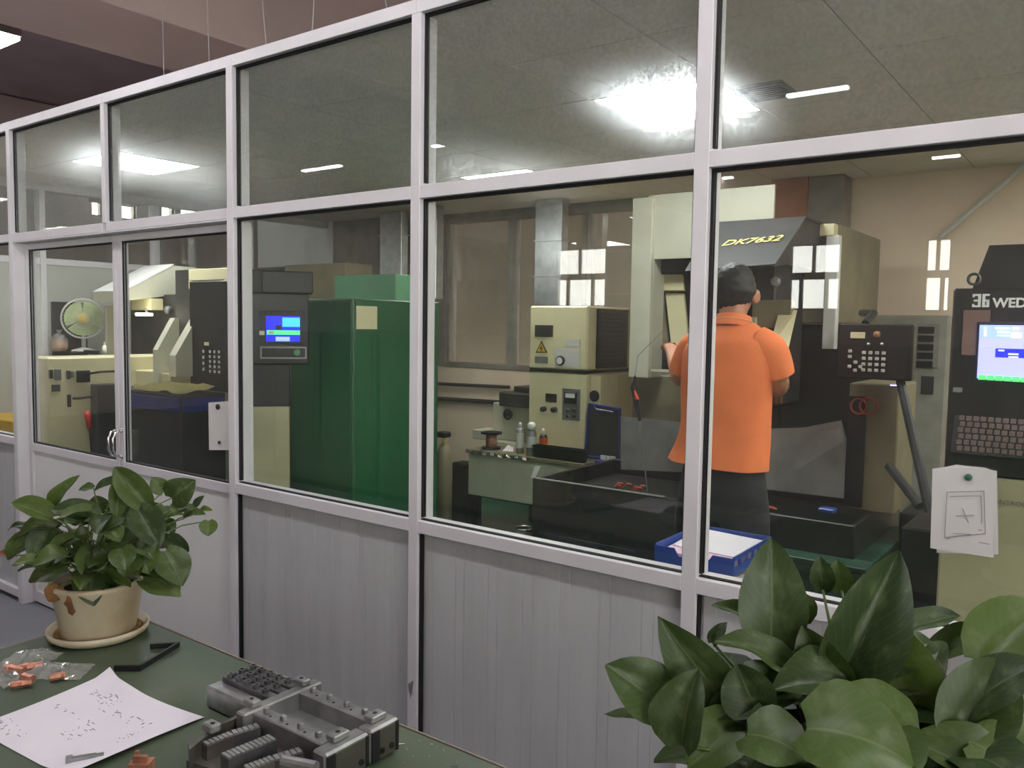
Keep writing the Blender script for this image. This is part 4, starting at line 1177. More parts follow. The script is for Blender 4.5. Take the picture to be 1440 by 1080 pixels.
MB().lathe([(0, 0), (.085, 0), (.085, .012), (.02, .03), (0, .03)], (fc.x - ax.x * .06, fc.y - ax.y * .06, zb), 24).obj('foot', 'white', t, True)
def on_base(name, bx, m, label, cat):
    MB().box(bx[0], bx[1], bx[2], bx[3], zb, bx[5], .004).top(name, m, label, cat)
on_base('small_box', (-1.355,-1.219,0.95,1,1.309,1.351), 'black2', 'small black box under the left side of the desk fan', 'box')
on_base('small_box', (-1.144,-1.004,0.95,1,1.317,1.368), 'black2', 'wider small black box under the right side of the desk fan', 'box')
q = Vector((-0.941,1,1.333)); q.z = zb
t = thing('small_bottle', q, 'tiny white bottle right of the fan', 'bottle')
MB().lathe([(0, 0), (.016, 0), (.016, .05), (.006, .07), (0, .07)], q, 14).obj('body', 'white', t, True)
MB().lathe([(0, .07), (.007, .07), (.004, .09), (0, .09)], q, 10).obj('cap', 'white_wall', t, True)
q = Vector((-1.607,1,1.31)); q.z = zb
t = thing('snack_bag', q, 'clear bag of orange pieces left of the fan', 'bag')
prof = [(0, 0), (.05, .003), (.062, .04), (.06, .09), (.04, .125), (.012, .14), (.02, .165)]
MB().lathe(prof, q, 18).obj('film', 'clearbag', t, True)
M['orange_bits'] = mat('orange_pieces', (206, 150, 96), 0.7, 0, 0.3, 60, rgb2=(150, 88, 52), bump=1.0)
MB().lathe([(0, .004), (.045, .006), (.054, .04), (.05, .075), (.02, .09), (0, .092)], q, 18).obj('filling', 'orange_bits', t, True)
# yellow box and cabinet at the far left edge
bx = list((-1.53,-1.11,0.45,0.8,0.79,0.893))
bx[0] = -1.72
MB().box(bx[0], bx[1], .42, .83, 0, bx[4], .006).top('low_cabinet', 'cream2', 'pale low cabinet behind the glass at the far left edge', 'cabinet')
MB().box(*bx, .006).top('yellow_bin', 'yellow', 'yellow bin on the pale low cabinet at the far left edge', 'bin')

# ---- paper tray by the glass
wt = thing('side_table', (4.0, .32, 0), 'narrow white-topped stand just behind the glass under the blue tray', 'table')
MB().box(3.925, 4.09, .095, .52, .835, .86, .003).obj('worktop', 'white_wall', wt)
for x in (3.945, 4.07):
    for y in (.12, .50):
        MB().box(x - .018, x + .018, y - .018, y + .018, 0, .835).obj('leg', 'dark', wt)
t = thing('paper_tray', (3.92, .36, .885), 'blue plastic letter tray of white and pink paper behind the glass', 'tray')
a, b, y0, y1, z0, z1 = 3.80, 4.045, .205, .51, .893, .948
MB().box(a, b, y0, y1, z0, z0 + .004).obj('bottom', 'blue', t)
MB().box(a, a + .004, y0, y1, z0 + .004, z1, .001).obj('side', 'blue', t)
rs = MB(); rs.box(b - .004, b, y0, y1, z0 + .004, z0 + .022); rs.box(b - .004, b, y0, y1, z1 - .012, z1)
for k in range(7):
    yy = y0 + (y1 - y0) * k / 6
    rs.box(b - .004, b, yy - .008, yy + .008, z0 + .022, z1 - .012)
rs.obj('side', 'blue', t)
MB().box(a + .004, b - .004, y1 - .004, y1, z0 + .004, z1, .001).obj('back', 'blue', t)
fm = (a + b) / 2
MB().prism([(a, z0), (b, z0), (b, z1 - .004), (fm + .06, z1 - .004), (fm + .045, z0 + .028), (fm - .045, z0 + .028), (fm - .06, z1 - .004), (a, z1 - .004)], 'y', y0 - .004, y0).obj('front', 'blue', t)
for x in (3.94, b - .015):
    for y in (y0 + .02, y1 - .02):
        MB().tube([(x, y, .861), (x, y, z0)], .004, 8).obj('riser', 'sheet', t)
st = MB()
st.box(a + .012, b - .012, y0 + .01, y1 - .012, z0 + .005, z0 + .034).top('paper_stack', 'pink', 'stack of pink sheets lying in the blue letter tray', 'paper')
MB().slab([(a + .018, y0 + .08, z0 + .0375), (b - .01, y0 + .065, z0 + .0375), (b - .008, y1 - .012, z0 + .041), (a + .02, y1 - .014, z0 + .048)], .0025).top('paper_sheet', 'paper', 'white sheets on top of the pink stack in the blue tray', 'paper')
for k, (x0_, y0_) in enumerate(((3.93, .10), (3.95, .27))):
    MB().box(x0_, x0_ + .13, y0_, y0_ + .15, .8605, .862).top('paper_sheet', 'paper_in', ('white printed sheet lying under the blue tray', 'white printed sheet lying deeper under the blue tray')[k], 'paper')

# ---- sheets hung on the glass
t = thing('drawing_sheets', (4.642,0.018,1.099), 'two curled drawing sheets hung by a green magnet on the right pane', 'paper')
YS = .0185
def sheet(corners, nm, y, mm):
    pts = [(p[0], y - d, p[2]) for p, d in corners]
    return MB().slab(pts, .0008).obj(nm, mm, t)
sheet([((4.586,0.018,1.099), .004), ((4.705,0.018,1.117), .006), ((4.693,0.018,1.296), .002), ((4.615,0.018,1.301), 0), ((4.575,0.018,1.286), .002)], 'sheet', YS, 'paper_in')
sh = sheet([((4.573,0.018,1.108), .004), ((4.697,0.018,1.109), .007), ((4.692,0.018,1.295), .003), ((4.67,0.018,1.301), .001), ((4.617,0.018,1.3), .0), ((4.569,0.018,1.287), .003)], 'sheet', YS - .003, 'paper_in')
ink = MB()
def il(p, q, r=.0006):
    p = Vector(p); q = Vector(q)
    p.y = q.y = .0088
    ink.tube([p, q], r, 4)
for p, q in (((4.601,0.012,1.239), (4.672,0.012,1.251)), ((4.672,0.012,1.251), (4.679,0.012,1.159)), ((4.679,0.012,1.159), (4.601,0.012,1.137)), ((4.601,0.012,1.137), (4.601,0.012,1.239)), ((4.607,0.012,1.23), (4.667,0.012,1.24)), ((4.667,0.012,1.24), (4.671,0.012,1.18)), ((4.621,0.012,1.189), (4.656,0.012,1.196)), ((4.616,0.012,1.149), (4.652,0.012,1.153)), ((4.633,0.012,1.207), (4.646,0.012,1.177)), ((4.665,0.012,1.164), (4.673,0.012,1.166)), ((4.667,0.012,1.138), (4.688,0.012,1.137)), ((4.603,0.012,1.135), (4.613,0.012,1.137))):
    il(p, q)
ink.obj('drawing_lines', 'ink', t)
k = (4.641,0.012,1.277)
M['green_magnet'] = mat('green_magnet_plastic', (66, 116, 92), 0.4)
MB().lathe([(0, 0), (.0075, 0), (.0075, .005), (.005, .008), (0, .008)], (k[0], .0135, k[2]), 16, FY).obj('magnet', 'green_magnet', t, True, 'green round magnet')
t = thing('notice_sheet', (1.825,0.05,1.047), 'white sheet hung by a dark magnet on the right door leaf', 'paper')
MB().slab([(1.755,0.052,1.037), (1.901,0.05,1.052), (1.901,0.052,1.258), (1.754,0.052,1.242)], .001).obj('sheet', 'paper_in', t)
for q, r in (((1.828,0.05,1.229), .012), ((1.836,0.05,1.078), .007)):
    knob((q[0], .051, q[2]), r, .008, FY, 'magnet', 'dark', t)

# ================================================================ BENCH IN FRONT
T = .80
t = thing('workbench', (4.1, -1.3, 0), 'scuffed green workbench in front of the partition', 'table')
BX0, BX1, BY0, BY1 = 2.77, 5.6, -1.62, -.868
MB().box(BX0, BX1, BY0, BY1, T - .05, T, .004).obj('worktop', 'bench', t)
m = MB(); m.box(BX0 - .003, BX1, BY1, BY1 + .004, T - .05, T + .0012, .001); m.box(BX0 - .004, BX0, BY0, BY1, T - .05, T + .0012, .001)
m.obj('edge_strip', 'bench_edge', t)
for x in (BX0 + .06, BX1 - .06):
    for y in (BY0 + .06, BY1 - .06):
        MB().box(x - .03, x + .03, y - .03, y + .03, 0, T - .05, .003).obj('leg', 'gbase', t)
MB().box(BX0 + .06, BX1 - .06, BY0 + .08, BY1 - .08, .2, .23, .003).obj('shelf', 'gbase', t)
random.seed(11)
m = MB()
for k in range(70):
    if k < 45:
        x, y = random.uniform(3.75, 4.0), random.uniform(-.99, -.88)
    else:
        x, y = random.uniform(2.9, 3.9), random.uniform(-1.4, -.88)
    a = random.uniform(0, 6.28); L = random.choice((.002, .003, .008, .014)) * random.uniform(.6, 1)
    d = Vector((math.cos(a), math.sin(a), 0)) * L
    m.tube([Vector((x, y, T + .0008)) - d / 2, Vector((x, y, T + .0012)) + d / 2], .0006, 3)
o = m.top('metal_shavings', 'steel', 'bright metal shavings strewn over the bench near the fixture', 'shavings')
o['kind'] = 'stuff'

# ---- drawing paper on the bench
c = [(3.103,-1.093,0.8), (3.462,-1.089,0.8), (3.521,-1.198,0.8), (3.578,-1.348,0.8), (3.261,-1.383,0.8), (3.115,-1.401,0.8), (3.121,-1.327,0.8)]
NW = (3.103,-1.093,0.8); NE = (3.462,-1.089,0.8)
p00 = Vector(NW); p10 = Vector(NE); p01 = Vector((3.148,-1.389,0.8)); p11 = p10 + (p01 - p00) * .93 + Vector((-.02, .0, 0))
nx, ny = 22, 16
vs = []
for j in range(ny + 1):
    for i in range(nx + 1):
        u, v = i / nx, j / ny
        p = p00.lerp(p10, u).lerp(p01.lerp(p11, u), v)
        e = min(u, 1 - u, v, 1 - v)
        h = .002 + .006 * max(0, mnoise.noise(Vector((u * 3, v * 3, 1.5)))) * min(1, e * 8 + .4)
        if u > .75: h += .012 * (u - .75) / .25 * (v ** .7)
        if u < .12 and v < .12: h += .01 * (.12 - max(u, v)) / .12
        vs.append((p.x + .010 * math.sin(v * 3.1) * (1 - u), p.y - .016 * math.sin(u * 3.14) * (1 - v), T + h))
t = thing('drawing_sheet', ((p00 + p11) / 2), 'large white curling drawing sheet on the green bench', 'paper')
MB().add(vs, [(j * (nx + 1) + i, j * (nx + 1) + i + 1, (j + 1) * (nx + 1) + i + 1, (j + 1) * (nx + 1) + i) for j in range(ny) for i in range(nx)]).obj('sheet', 'paper', t, True)
random.seed(3)
m = MB()
def onp(u, v):
    i = min(int(u * nx), nx - 1); j = min(int(v * ny), ny - 1)
    fu, fv = u * nx - i, v * ny - j
    A = Vector(vs[j * (nx + 1) + i]).lerp(Vector(vs[j * (nx + 1) + i + 1]), fu)
    B = Vector(vs[(j + 1) * (nx + 1) + i]).lerp(Vector(vs[(j + 1) * (nx + 1) + i + 1]), fu)
    return A.lerp(B, fv) + Vector((0, 0, .0009))
for (cu, cv, du, dv, n) in ((.3, .22, .14, .08, 26), (.62, .3, .22, .05, 20), (.55, .62, .06, .10, 18), (.85, .5, .02, .1, 8), (.2, .85, .15, .06, 16), (.3, .5, .25, .02, 12)):
    for k in range(n):
        u, v = cu + random.uniform(-du, du), cv + random.uniform(-dv, dv)
        L = random.choice((.006, .01, .03))
        q = (u + L, v) if random.random() < .55 else (u, v + L * .8)
        if 0.02 < u < .96 and .02 < v < .94:
            m.tube([onp(u, v), onp(min(q[0], .98), min(q[1], .97))], .0006, 3)
m.obj('drawing_lines', 'ink', t)
# small parts on the paper
q0, q1 = (3.43,-1.344,0.806), (3.461,-1.292,0.806)
d = Vector(q1) - Vector(q0); d.z = 0; L = d.length; d.normalize(); e = Vector((-d.y, d.x, 0))
t = thing('steel_pin', (Vector(q0) + Vector(q1)) / 2, 'small grey steel pin lying on the drawing sheet', 'part')
def obox(o, d, e, a0, a1, b0, b1, z0, z1):
    P = [o + d * a + e * b for a, b in ((a0, b0), (a1, b0), (a1, b1), (a0, b1))]
    vs_ = [(p.x, p.y, z0) for p in P] + [(p.x, p.y, z1) for p in P]
    return MB().add(vs_, [(0, 3, 2, 1), (4, 5, 6, 7), (0, 1, 5, 4), (1, 2, 6, 5), (2, 3, 7, 6), (3, 0, 4, 7)])
o_ = Vector((q0[0], q0[1], 0))
obox(o_, d, e, .0, .010, -.006, .006, T + .004, T + .017).obj('head', 'mould', t)
obox(o_, d, e, .010, L * .8, -.005, .005, T + .004, T + .014).obj('shank', 'mould', t)
obox(o_, d, e, L * .8, L, -.004, .006, T + .004, T + .012).obj('end', 'mould', t)
q0 = Vector((3.559,-1.276,0.81))
t = thing('copper_block', (q0.x, q0.y, T + .003), 'small copper block with a notched top on the drawing sheet', 'part')
d = Vector((.8, .6, 0)); e = Vector((-.6, .8, 0))
obox(q0, d, e, -.018, .018, -.014, .014, T + .004, T + .024).obj('base', 'copper', t)
obox(q0, d, e, -.012, .012, -.008, .000, T + .024, T + .036).obj('step', 'copper', t)
obox(q0, d, e, -.012, -.006, .000, .008, T + .024, T + .040).obj('horn', 'copper', t)

# ---- black bent bar
t_pts = [Vector((3.05,-0.963,0.806)), Vector((3.091,-0.919,0.806)), Vector((3.149,-1.049,0.806)), Vector((3.108,-1.082,0.806))]
m = MB()
for a, b in zip(t_pts[:-1], t_pts[1:]):
    d = (b - a); L = d.length; d.normalize(); e = Vector((-d.y, d.x, 0))
    z = obox(a, d, e, -.003, L + .003, -.003, .003, T + .0005, T + .013)
    m.add(z.v, z.f)
m.top('bent_bar', 'black2', 'black steel bar bent to a flat hook, lying between pot and fixture', 'bar')

# ---- copper electrodes in plastic bags
random.seed(8)
def lump(p, d, L, r, seed):
    m = MB()
    d = Vector(d).normalized()
    n = 7
    m.tube([Vector(p) + d * (L * i / n) for i in range(n + 1)], [r * (.7 + .5 * abs(mnoise.noise(Vector((i * 1.3, seed, 0))))) for i in range(n + 1)], 7)
    return m
bags = [((2.934,-1.261,0.8), (.9, .35, 0), .075, .05, 'crumpled clear plastic bag with copper pieces, leftmost on the bench beside the pot saucer'),
        ((2.899,-1.169,0.8), (.8, .55, 0), .055, .04, 'flat clear plastic bag touching the pot saucer'),
        ((3.02,-1.173,0.8), (.75, .65, 0), .07, .04, 'clear plastic bag with copper pieces nearest to the drawing sheet')]
for k, (p, d, L, W, lab) in enumerate(bags):
    p = Vector(p); d = Vector(d).normalized(); e = Vector((-d.y, d.x, 0))
    t = thing('plastic_bag', p, lab, 'bag')
    n, mm_ = 16, 12
    vs = []
    for j in range(mm_ + 1):
        for i in range(n + 1):
            u, v = i / n * 2 - 1, j / mm_ * 2 - 1
            q = p + d * u * L + e * v * W * (1 + .25 * mnoise.noise(Vector((u * 2, k, 0))))
            h = .004 + .022 * max(0, (1 - u * u) * (1 - v * v)) * (.6 + .8 * mnoise.noise(Vector((u * 4, v * 4, k * 3.1)))) + .007 * abs(mnoise.noise(Vector((u * 11, v * 11, k))))
            vs.append((q.x, q.y, T + max(h, .001)))
    MB().add(vs, [(j * (n + 1) + i, j * (n + 1) + i + 1, (j + 1) * (n + 1) + i + 1, (j + 1) * (n + 1) + i) for j in range(mm_) for i in range(n)]).obj('film', 'clearbag', t)
for p, d, L, r, lab in (((2.933,-1.24,0.812), (.8, .3, 0), .05, .012, 'copper electrode in the leftmost plastic bag, at the edge of view'),
                        ((2.943,-1.241,0.812), (.55, .95, 0), .07, .012, 'long copper electrode in the leftmost plastic bag'),
                        ((3.028,-1.27,0.81), (.5, .9, 0), .04, .010, 'copper electrode with shiny end at the tip of the nearest bag'),
                        ((3.053,-1.2,0.81), (.4, .9, 0), .03, .011, 'copper electrode at the right side of the nearest bag'),
                        ((3.017,-1.239,0.815), (.9, .2, 0), .03, .013, 'short copper electrode where the left bags overlap')):
    lump(p, d, L, r, L * 90).top('copper_electrode', 'copper', lab, 'electrode', smooth=False)

# ---- steel fixture
ZF = T + .066
t = thing('steel_fixture', (3.62, -1.0, T), 'machined steel fixture of bars, rails and finned blocks on the green bench', 'fixture')
def Q(x, y, z=ZF): return None
a1 = (3.422,-1.06,0.846); a2 = (3.581,-1.063,0.846); a3 = (3.571,-0.955,0.846)
# rear-left plate
ax0, ax1 = a1[0], a2[0] + .012
ay0, ay1 = a1[1], a3[1] + .012
zt_ = T + .046
pl = MB().box(ax0, ax1, ay0, ay1, T + .001, zt_, .004).obj('plate', 'mould', t)
wy = (ay1 - ay0)
for k in range(3):
    y = ay0 + wy * (.34 + .235 * k)
    br = MB().box(ax0 + .012, ax1 - .004, y - wy * .085, y + wy * .085, zt_, zt_ + .012, .002).obj('clamp_bar', 'mould_dark', t)
    for j in range(5):
        x = ax0 + .028 + j * (ax1 - ax0 - .045) / 4.4
        MB().lathe([(.0042, 0), (.0075, 0), (.0075, .008), (.0042, .008), (.0042, .002), (0, .002)], (x, y, zt_ + .012), 10).obj('cap_screw', 'mould_dark', br)
# cross plate
b0, b1 = (3.606,-1.116,0.866), (3.638,-0.933,0.866)
bx0 = b0[0] - .004
MB().box(bx0, bx0 + .026, b0[1], b1[1] + .004, T + .001, ZF, .003).obj('cross_plate', 'mould', t)
for y in (b0[1] + .035, b1[1] - .03):
    MB().box(bx0 - .012, bx0 + .018, y - .010, y + .010, ZF, ZF + .012, .002).obj('stop_block', 'mould', t)
    MB().lathe([(0, 0), (.004, 0), (.004, .0008), (0, .0008)], (bx0 + .002, y, ZF + .012), 12).obj('block_hole', 'black2', t)
# two rails and channel floor
r1 = (3.64,-1.089,0.866); r1e = (3.808,-1.108,0.866)
r2 = (3.659,-0.994,0.866); r2e = (3.819,-1.008,0.866)
ex0 = (3.822,-1.121,0.866)[0]; ex1 = ex0 + .034
cy0 = r1[1] - .008; cy1 = r2[1] + .006
for nm, ya, yb in (('rail', cy0, cy0 + .030), ('rail', cy1, cy1 + .032)):
    rl = MB().box(bx0 + .026, ex0, ya, yb, T + .001, ZF - .002, .002).obj(nm, 'mould', t)
    for j in range(4):
        x = bx0 + .048 + j * (ex0 - bx0 - .06) / 3.3
        MB().box(x - .005, x + .005, (ya + yb) / 2 - .005, (ya + yb) / 2 + .005, ZF - .002, ZF + .009, .0015).obj('pin', 'mould', rl)
        if j < 3:
            MB().lathe([(0, 0), (.0028, 0), (.0028, .0006), (0, .0006)], (x + .016, (ya + yb) / 2 - .004, ZF - .002), 8).obj('pin_hole', 'black2', rl)
MB().box(bx0 + .026, ex0, cy0 + .030, cy1, T + .001, T + .03, .001).obj('channel_floor', 'mould', t)
MB().box(bx0 + .05, ex0 - .01, cy0 + .05, cy0 + .056, T + .03, T + .034, .001).obj('channel_rib', 'mould', t)
# end blocks
def endblock(ya, yb):
    e = MB().box(ex0, ex1, ya, yb, T + .004, ZF, .004).obj('end_block', 'mould', t)
    MB().box(ex0 - .006, ex0 + .018, (ya + yb) / 2 - .016, (ya + yb) / 2 + .02, ZF, ZF + .012, .002).obj('stop_block', 'mould', e)
    MB().lathe([(0, 0), (.0045, 0), (.0045, .0008), (0, .0008)], (ex0 + .006, (ya + yb) / 2 + .002, ZF + .012), 12).obj('block_hole', 'black2', e)
    MB().box(ex1 - .001, ex1 + .003, ya + .002, ya + .022, T + .006, ZF - .004, .001).obj('end_band', 'black2', e)
    MB().box(ex1 - .001, ex1 + .003, yb - .009, yb - .002, T + .006, ZF - .004, .001).obj('end_band', 'black2', e)
    MB().box(ex1 - .001, ex1 + .001, ya + .022, yb - .009, T + .006, ZF - .006, .0005).obj('end_face', 'endface', e)
    for y in (ya + .028, yb - .02):
        MB().lathe([(.0025, 0), (.006, 0), (.006, .002), (.0025, .002), (.0025, .0005), (0, .0005)], (ex1 + .001, y, T + .02), 12, (1, 0, 0)).obj('bolt', 'black2', e)
ye = (3.827,-1.015,0.866)[1]
endblock(cy0 - .022, ye - .003)
endblock(ye, cy1 + .045)
# front-left bracket and finned bars
f0 = (3.602,-1.211,0.868)
fx0 = f0[0]
fy0 = f0[1]
MB().prism([(fx0 + .004, fy0 - .005), (fx0 + .032, fy0 - .02), (bx0 - .004, cy0 - .045), (bx0 - .002, cy0 + .004), (bx0 - .018, cy0 + .012), (fx0 + .006, fy0 + .012)], 'z', T + .001, T + .05).obj('bracket', 'mould_brown', t)
hb = Vector((3.606,-1.169,0.87))
MB().box(hb.x - .016, hb.x + .014, hb.y - .010, hb.y + .012, T + .05, T + .066, .003).obj('stop_block', 'mould', t)
MB().lathe([(0, 0), (.0045, 0), (.0045, .0008), (0, .0008)], (hb.x + .004, hb.y, T + .066), 12).obj('block_hole', 'black2', t)
def finbar(pa, pb, wd, zt0, n, mm='mould_brown'):
    """bar along the line pa-pb with ground ribs across its top"""
    pa = Vector(pa); pb = Vector(pb); pa.z = pb.z = 0
    d = pb - pa; L = d.length; d.normalize(); e = Vector((d.y, -d.x, 0))
    b = obox(pa, d, e, 0, L, 0, wd, T + .001, zt0).obj('finned_bar', mm, t)
    for k in range(n):
        o = obox(pa, d, e, L * (k + .12) / n, L * (k + .88) / n, .001, wd - .001, zt0, zt0 + .003)
        o.obj('rib', 'mould', b)
zb_ = T + .046
finbar((3.624,-1.2,0.846), (3.628,-1.148,0.846), .018, zb_, 6)
finbar((3.628,-1.145,0.846), (3.64,-1.097,0.846), .018, zb_, 5, 'mould_dark')
finbar((3.7,-1.214,0.856), (3.709,-1.122,0.856), .026, zb_ + .01, 11, 'mould_dark')
finbar((3.747,-1.203,0.846), (3.756,-1.155,0.846), .020, zb_, 6)
finbar((3.758,-1.153,0.846), (3.772,-1.106,0.846), .020, zb_, 5, 'mould_dark')
MB().prism([(fx0 + .01, fy0 - .012), (ex0, cy0 - .09), (ex0, cy0), (bx0, cy0)], 'z', T + .001, T + .02).obj('bed', 'mould_brown', t)
kb_ = Vector((3.831,-1.157,0.856))
MB().tube([kb_ + Vector((-.03, -.006, 0)), kb_ + Vector((.03, .014, 0))], .011, 12).obj('roller', 'mould', t)

# ================================================================ PLANTS
def leaf_mesh(name, W, bend, fold, wave, tipk, seed):
    random.seed(seed)
    nu, nv = 10, 6
    # centre line
    cx_, cz_, ang = [0.0], [0.0], bend * .5
    for i in range(nu):
        ang -= bend / nu
        cx_.append(cx_[-1] + math.cos(ang) / nu); cz_.append(cz_[-1] + math.sin(ang) / nu)
    def prof(u):
        return (u ** .42) * ((1 - u) ** tipk)
    pk = max(prof(i / 50) for i in range(51))
    vs, uv = [], []
    ph = random.uniform(0, 6)
    for i in range(nu + 1):
        u = i / nu
        uu = max(u, .015)
        w_ = W / 2 * prof(min(uu, .995)) / pk
        for j in range(nv + 1):
            v = j / nv * 2 - 1
            back = .10 * (abs(v) ** 1.5) * max(0, 1 - u * 4.5)
            z = cz_[i] + fold * abs(v) * w_ - .35 * fold * v * v * w_ + wave * abs(v) ** 2 * math.sin(u * 9 + ph + (1.3 if v > 0 else 0)) * .05
            vs.append((cx_[i] - back * (1 - u), v * w_, z))
            uv.append((u, (v + 1) / 2))
    tip = Vector((cx_[-1], 0, cz_[-1]))
    k = 1 / tip.length
    rot = Matrix.Rotation(math.atan2(tip.z, tip.x), 3, 'Y')
    vs = [tuple(rot @ Vector(p) * k) for p in vs]
    fs = [(i * (nv + 1) + j, (i + 1) * (nv + 1) + j, (i + 1) * (nv + 1) + j + 1, i * (nv + 1) + j + 1) for i in range(nu) for j in range(nv)]
    me = bpy.data.meshes.new(name)
    me.from_pydata(vs, [], fs)
    ul = me.uv_layers.new(name='UVMap')
    for p in me.polygons:
        p.use_smooth = True
        for li in p.loop_indices:
            ul.data[li].uv = uv[me.loops[li].vertex_index]
    return me

def leaf_set(m, k0):
    out = []
    for k, (b, f, w_, tk) in enumerate(((.5, .35, .6, .75), (.9, .5, .8, .85), (.25, .6, .5, .7), (1.2, .3, 1.0, .9), (.7, .8, .6, .8), (-.4, .45, .7, .75))):
        me = leaf_mesh('leaf', 1.0, b, f, w_, tk, k + k0)
        me.materials.append(M[m])
        out.append(me)
    return out
LS1 = leaf_set('leaf', 1)
LS2 = leaf_set('leaf2', 20)
LSB = leaf_mesh('leaf', 1.0, 1.4, .9, 1.5, .8, 77); LSB.materials.append(M['leaf_brown'])
CAM = Vector((4.9003, -2.0207, 1.5924))
def grow(plant, soil, entries, meshes, rnd, stem_r, wk=1.2):
    base0 = Vector(plant.location)
    for n, en in enumerate(entries):
        B, Tp, W = Vector(en[0]), Vector(en[1]), en[2] * wk
        B.z = max(B.z, T + .02); Tp.z = max(Tp.z, T + .03)
        face = en[3] if len(en) > 3 else (.7, .6, 0)
        kind = en[4] if len(en) > 4 else None
        d = Tp - B; L = d.length; d.normalize()
        toc = (CAM - B).normalized()
        side = toc.cross(Vector((0, 0, 1))).normalized()
        nrm = toc * face[0] + Vector((0, 0, 1)) * face[1] + side * face[2]
        nrm += Vector((rnd.uniform(-.15, .15), rnd.uniform(-.15, .15), rnd.uniform(-.1, .1)))
        nrm = (nrm - d * nrm.dot(d)).normalized()
        yv = nrm.cross(d)
        me = LSB if kind == 'brown' else meshes[int(kind)] if kind is not None else rnd.choice(meshes)
        o = bpy.data.objects.new('leaf', me)
        LINK(o)
        p = B - base0
        o.matrix_world = Matrix(((d.x * L, yv.x * W, nrm.x * L, p.x), (d.y * L, yv.y * W, nrm.y * L, p.y), (d.z * L, yv.z * W, nrm.z * L, p.z), (0, 0, 0, 1)))
        o.parent = plant
        if kind == 'brown': o['label'] = 'withered brown leaf'
        # leaf stalk from the soil
        s0 = Vector(soil) + Vector((rnd.uniform(-.035, .035), rnd.uniform(-.035, .035), -.005))
        md = s0.lerp(B, .55) + Vector((0, 0, .03 + .15 * (B - s0).length))
        pts = [s0.lerp(md, q).lerp(md.lerp(B, q), q) for q in (0, .25, .5, .75, 1)]
        MB().tube(pts, [stem_r, stem_r, stem_r * .9, stem_r * .8, stem_r * .6], 5).obj('stem', 'stem', plant, True)

# ---- plant in the cream pot
pc = Vector((2.858, -.993, T))
t = thing('potted_plant', pc, 'leafy green pothos in a stained cream pot with saucer, left on the bench', 'plant')
MB().lathe([(0, 0), (.100, 0), (.115, .010), (.119, .024), (.114, .025), (.104, .013), (.088, .010), (0, .010)], pc, 40).obj('saucer', 'pot', t, True)
MB().lathe([(0, .011), (.083, .011), (.086, .014), (.107, .130), (.111, .135), (.110, .142), (.102, .144), (.097, .137), (.090, .11)], pc, 44).obj('pot', 'pot', t, True)
MB().lathe([(0, .118), (.05, .12), (.097, .116)], pc, 24).obj('soil', 'soil', t, True)
MB().lathe([(.086, .0125), (.096, .016), (.102, .0135)], pc, 30).obj('residue', 'rootcrust', t, True)
ch = Vector((2.903,-1.076,0.908))
fd = (ch - Vector((pc.x, pc.y, ch.z))).normalized()
sd = fd.cross(Vector((0, 0, 1)))
sp = [(-.006, .018), (.002, .030), (.010, .012), (.018, .004), (.010, -.004), (.008, -.020), (-.002, -.026), (-.012, -.014), (-.008, .0)]
def onpot(a, h):
    z = ch.z + h
    r = .0865 + (.107 - .086) * (z - pc.z - .014) / .118 + .0022
    dr = (fd * r + sd * a).normalized() * r
    return (pc.x + dr.x, pc.y + dr.y, z)
mb = MB(); mb.add([onpot(a, h) for a, h in sp] , [tuple(range(len(sp)))])
mb.obj('glaze_chip', 'leaf_brown', t)
rnd = random.Random(5)
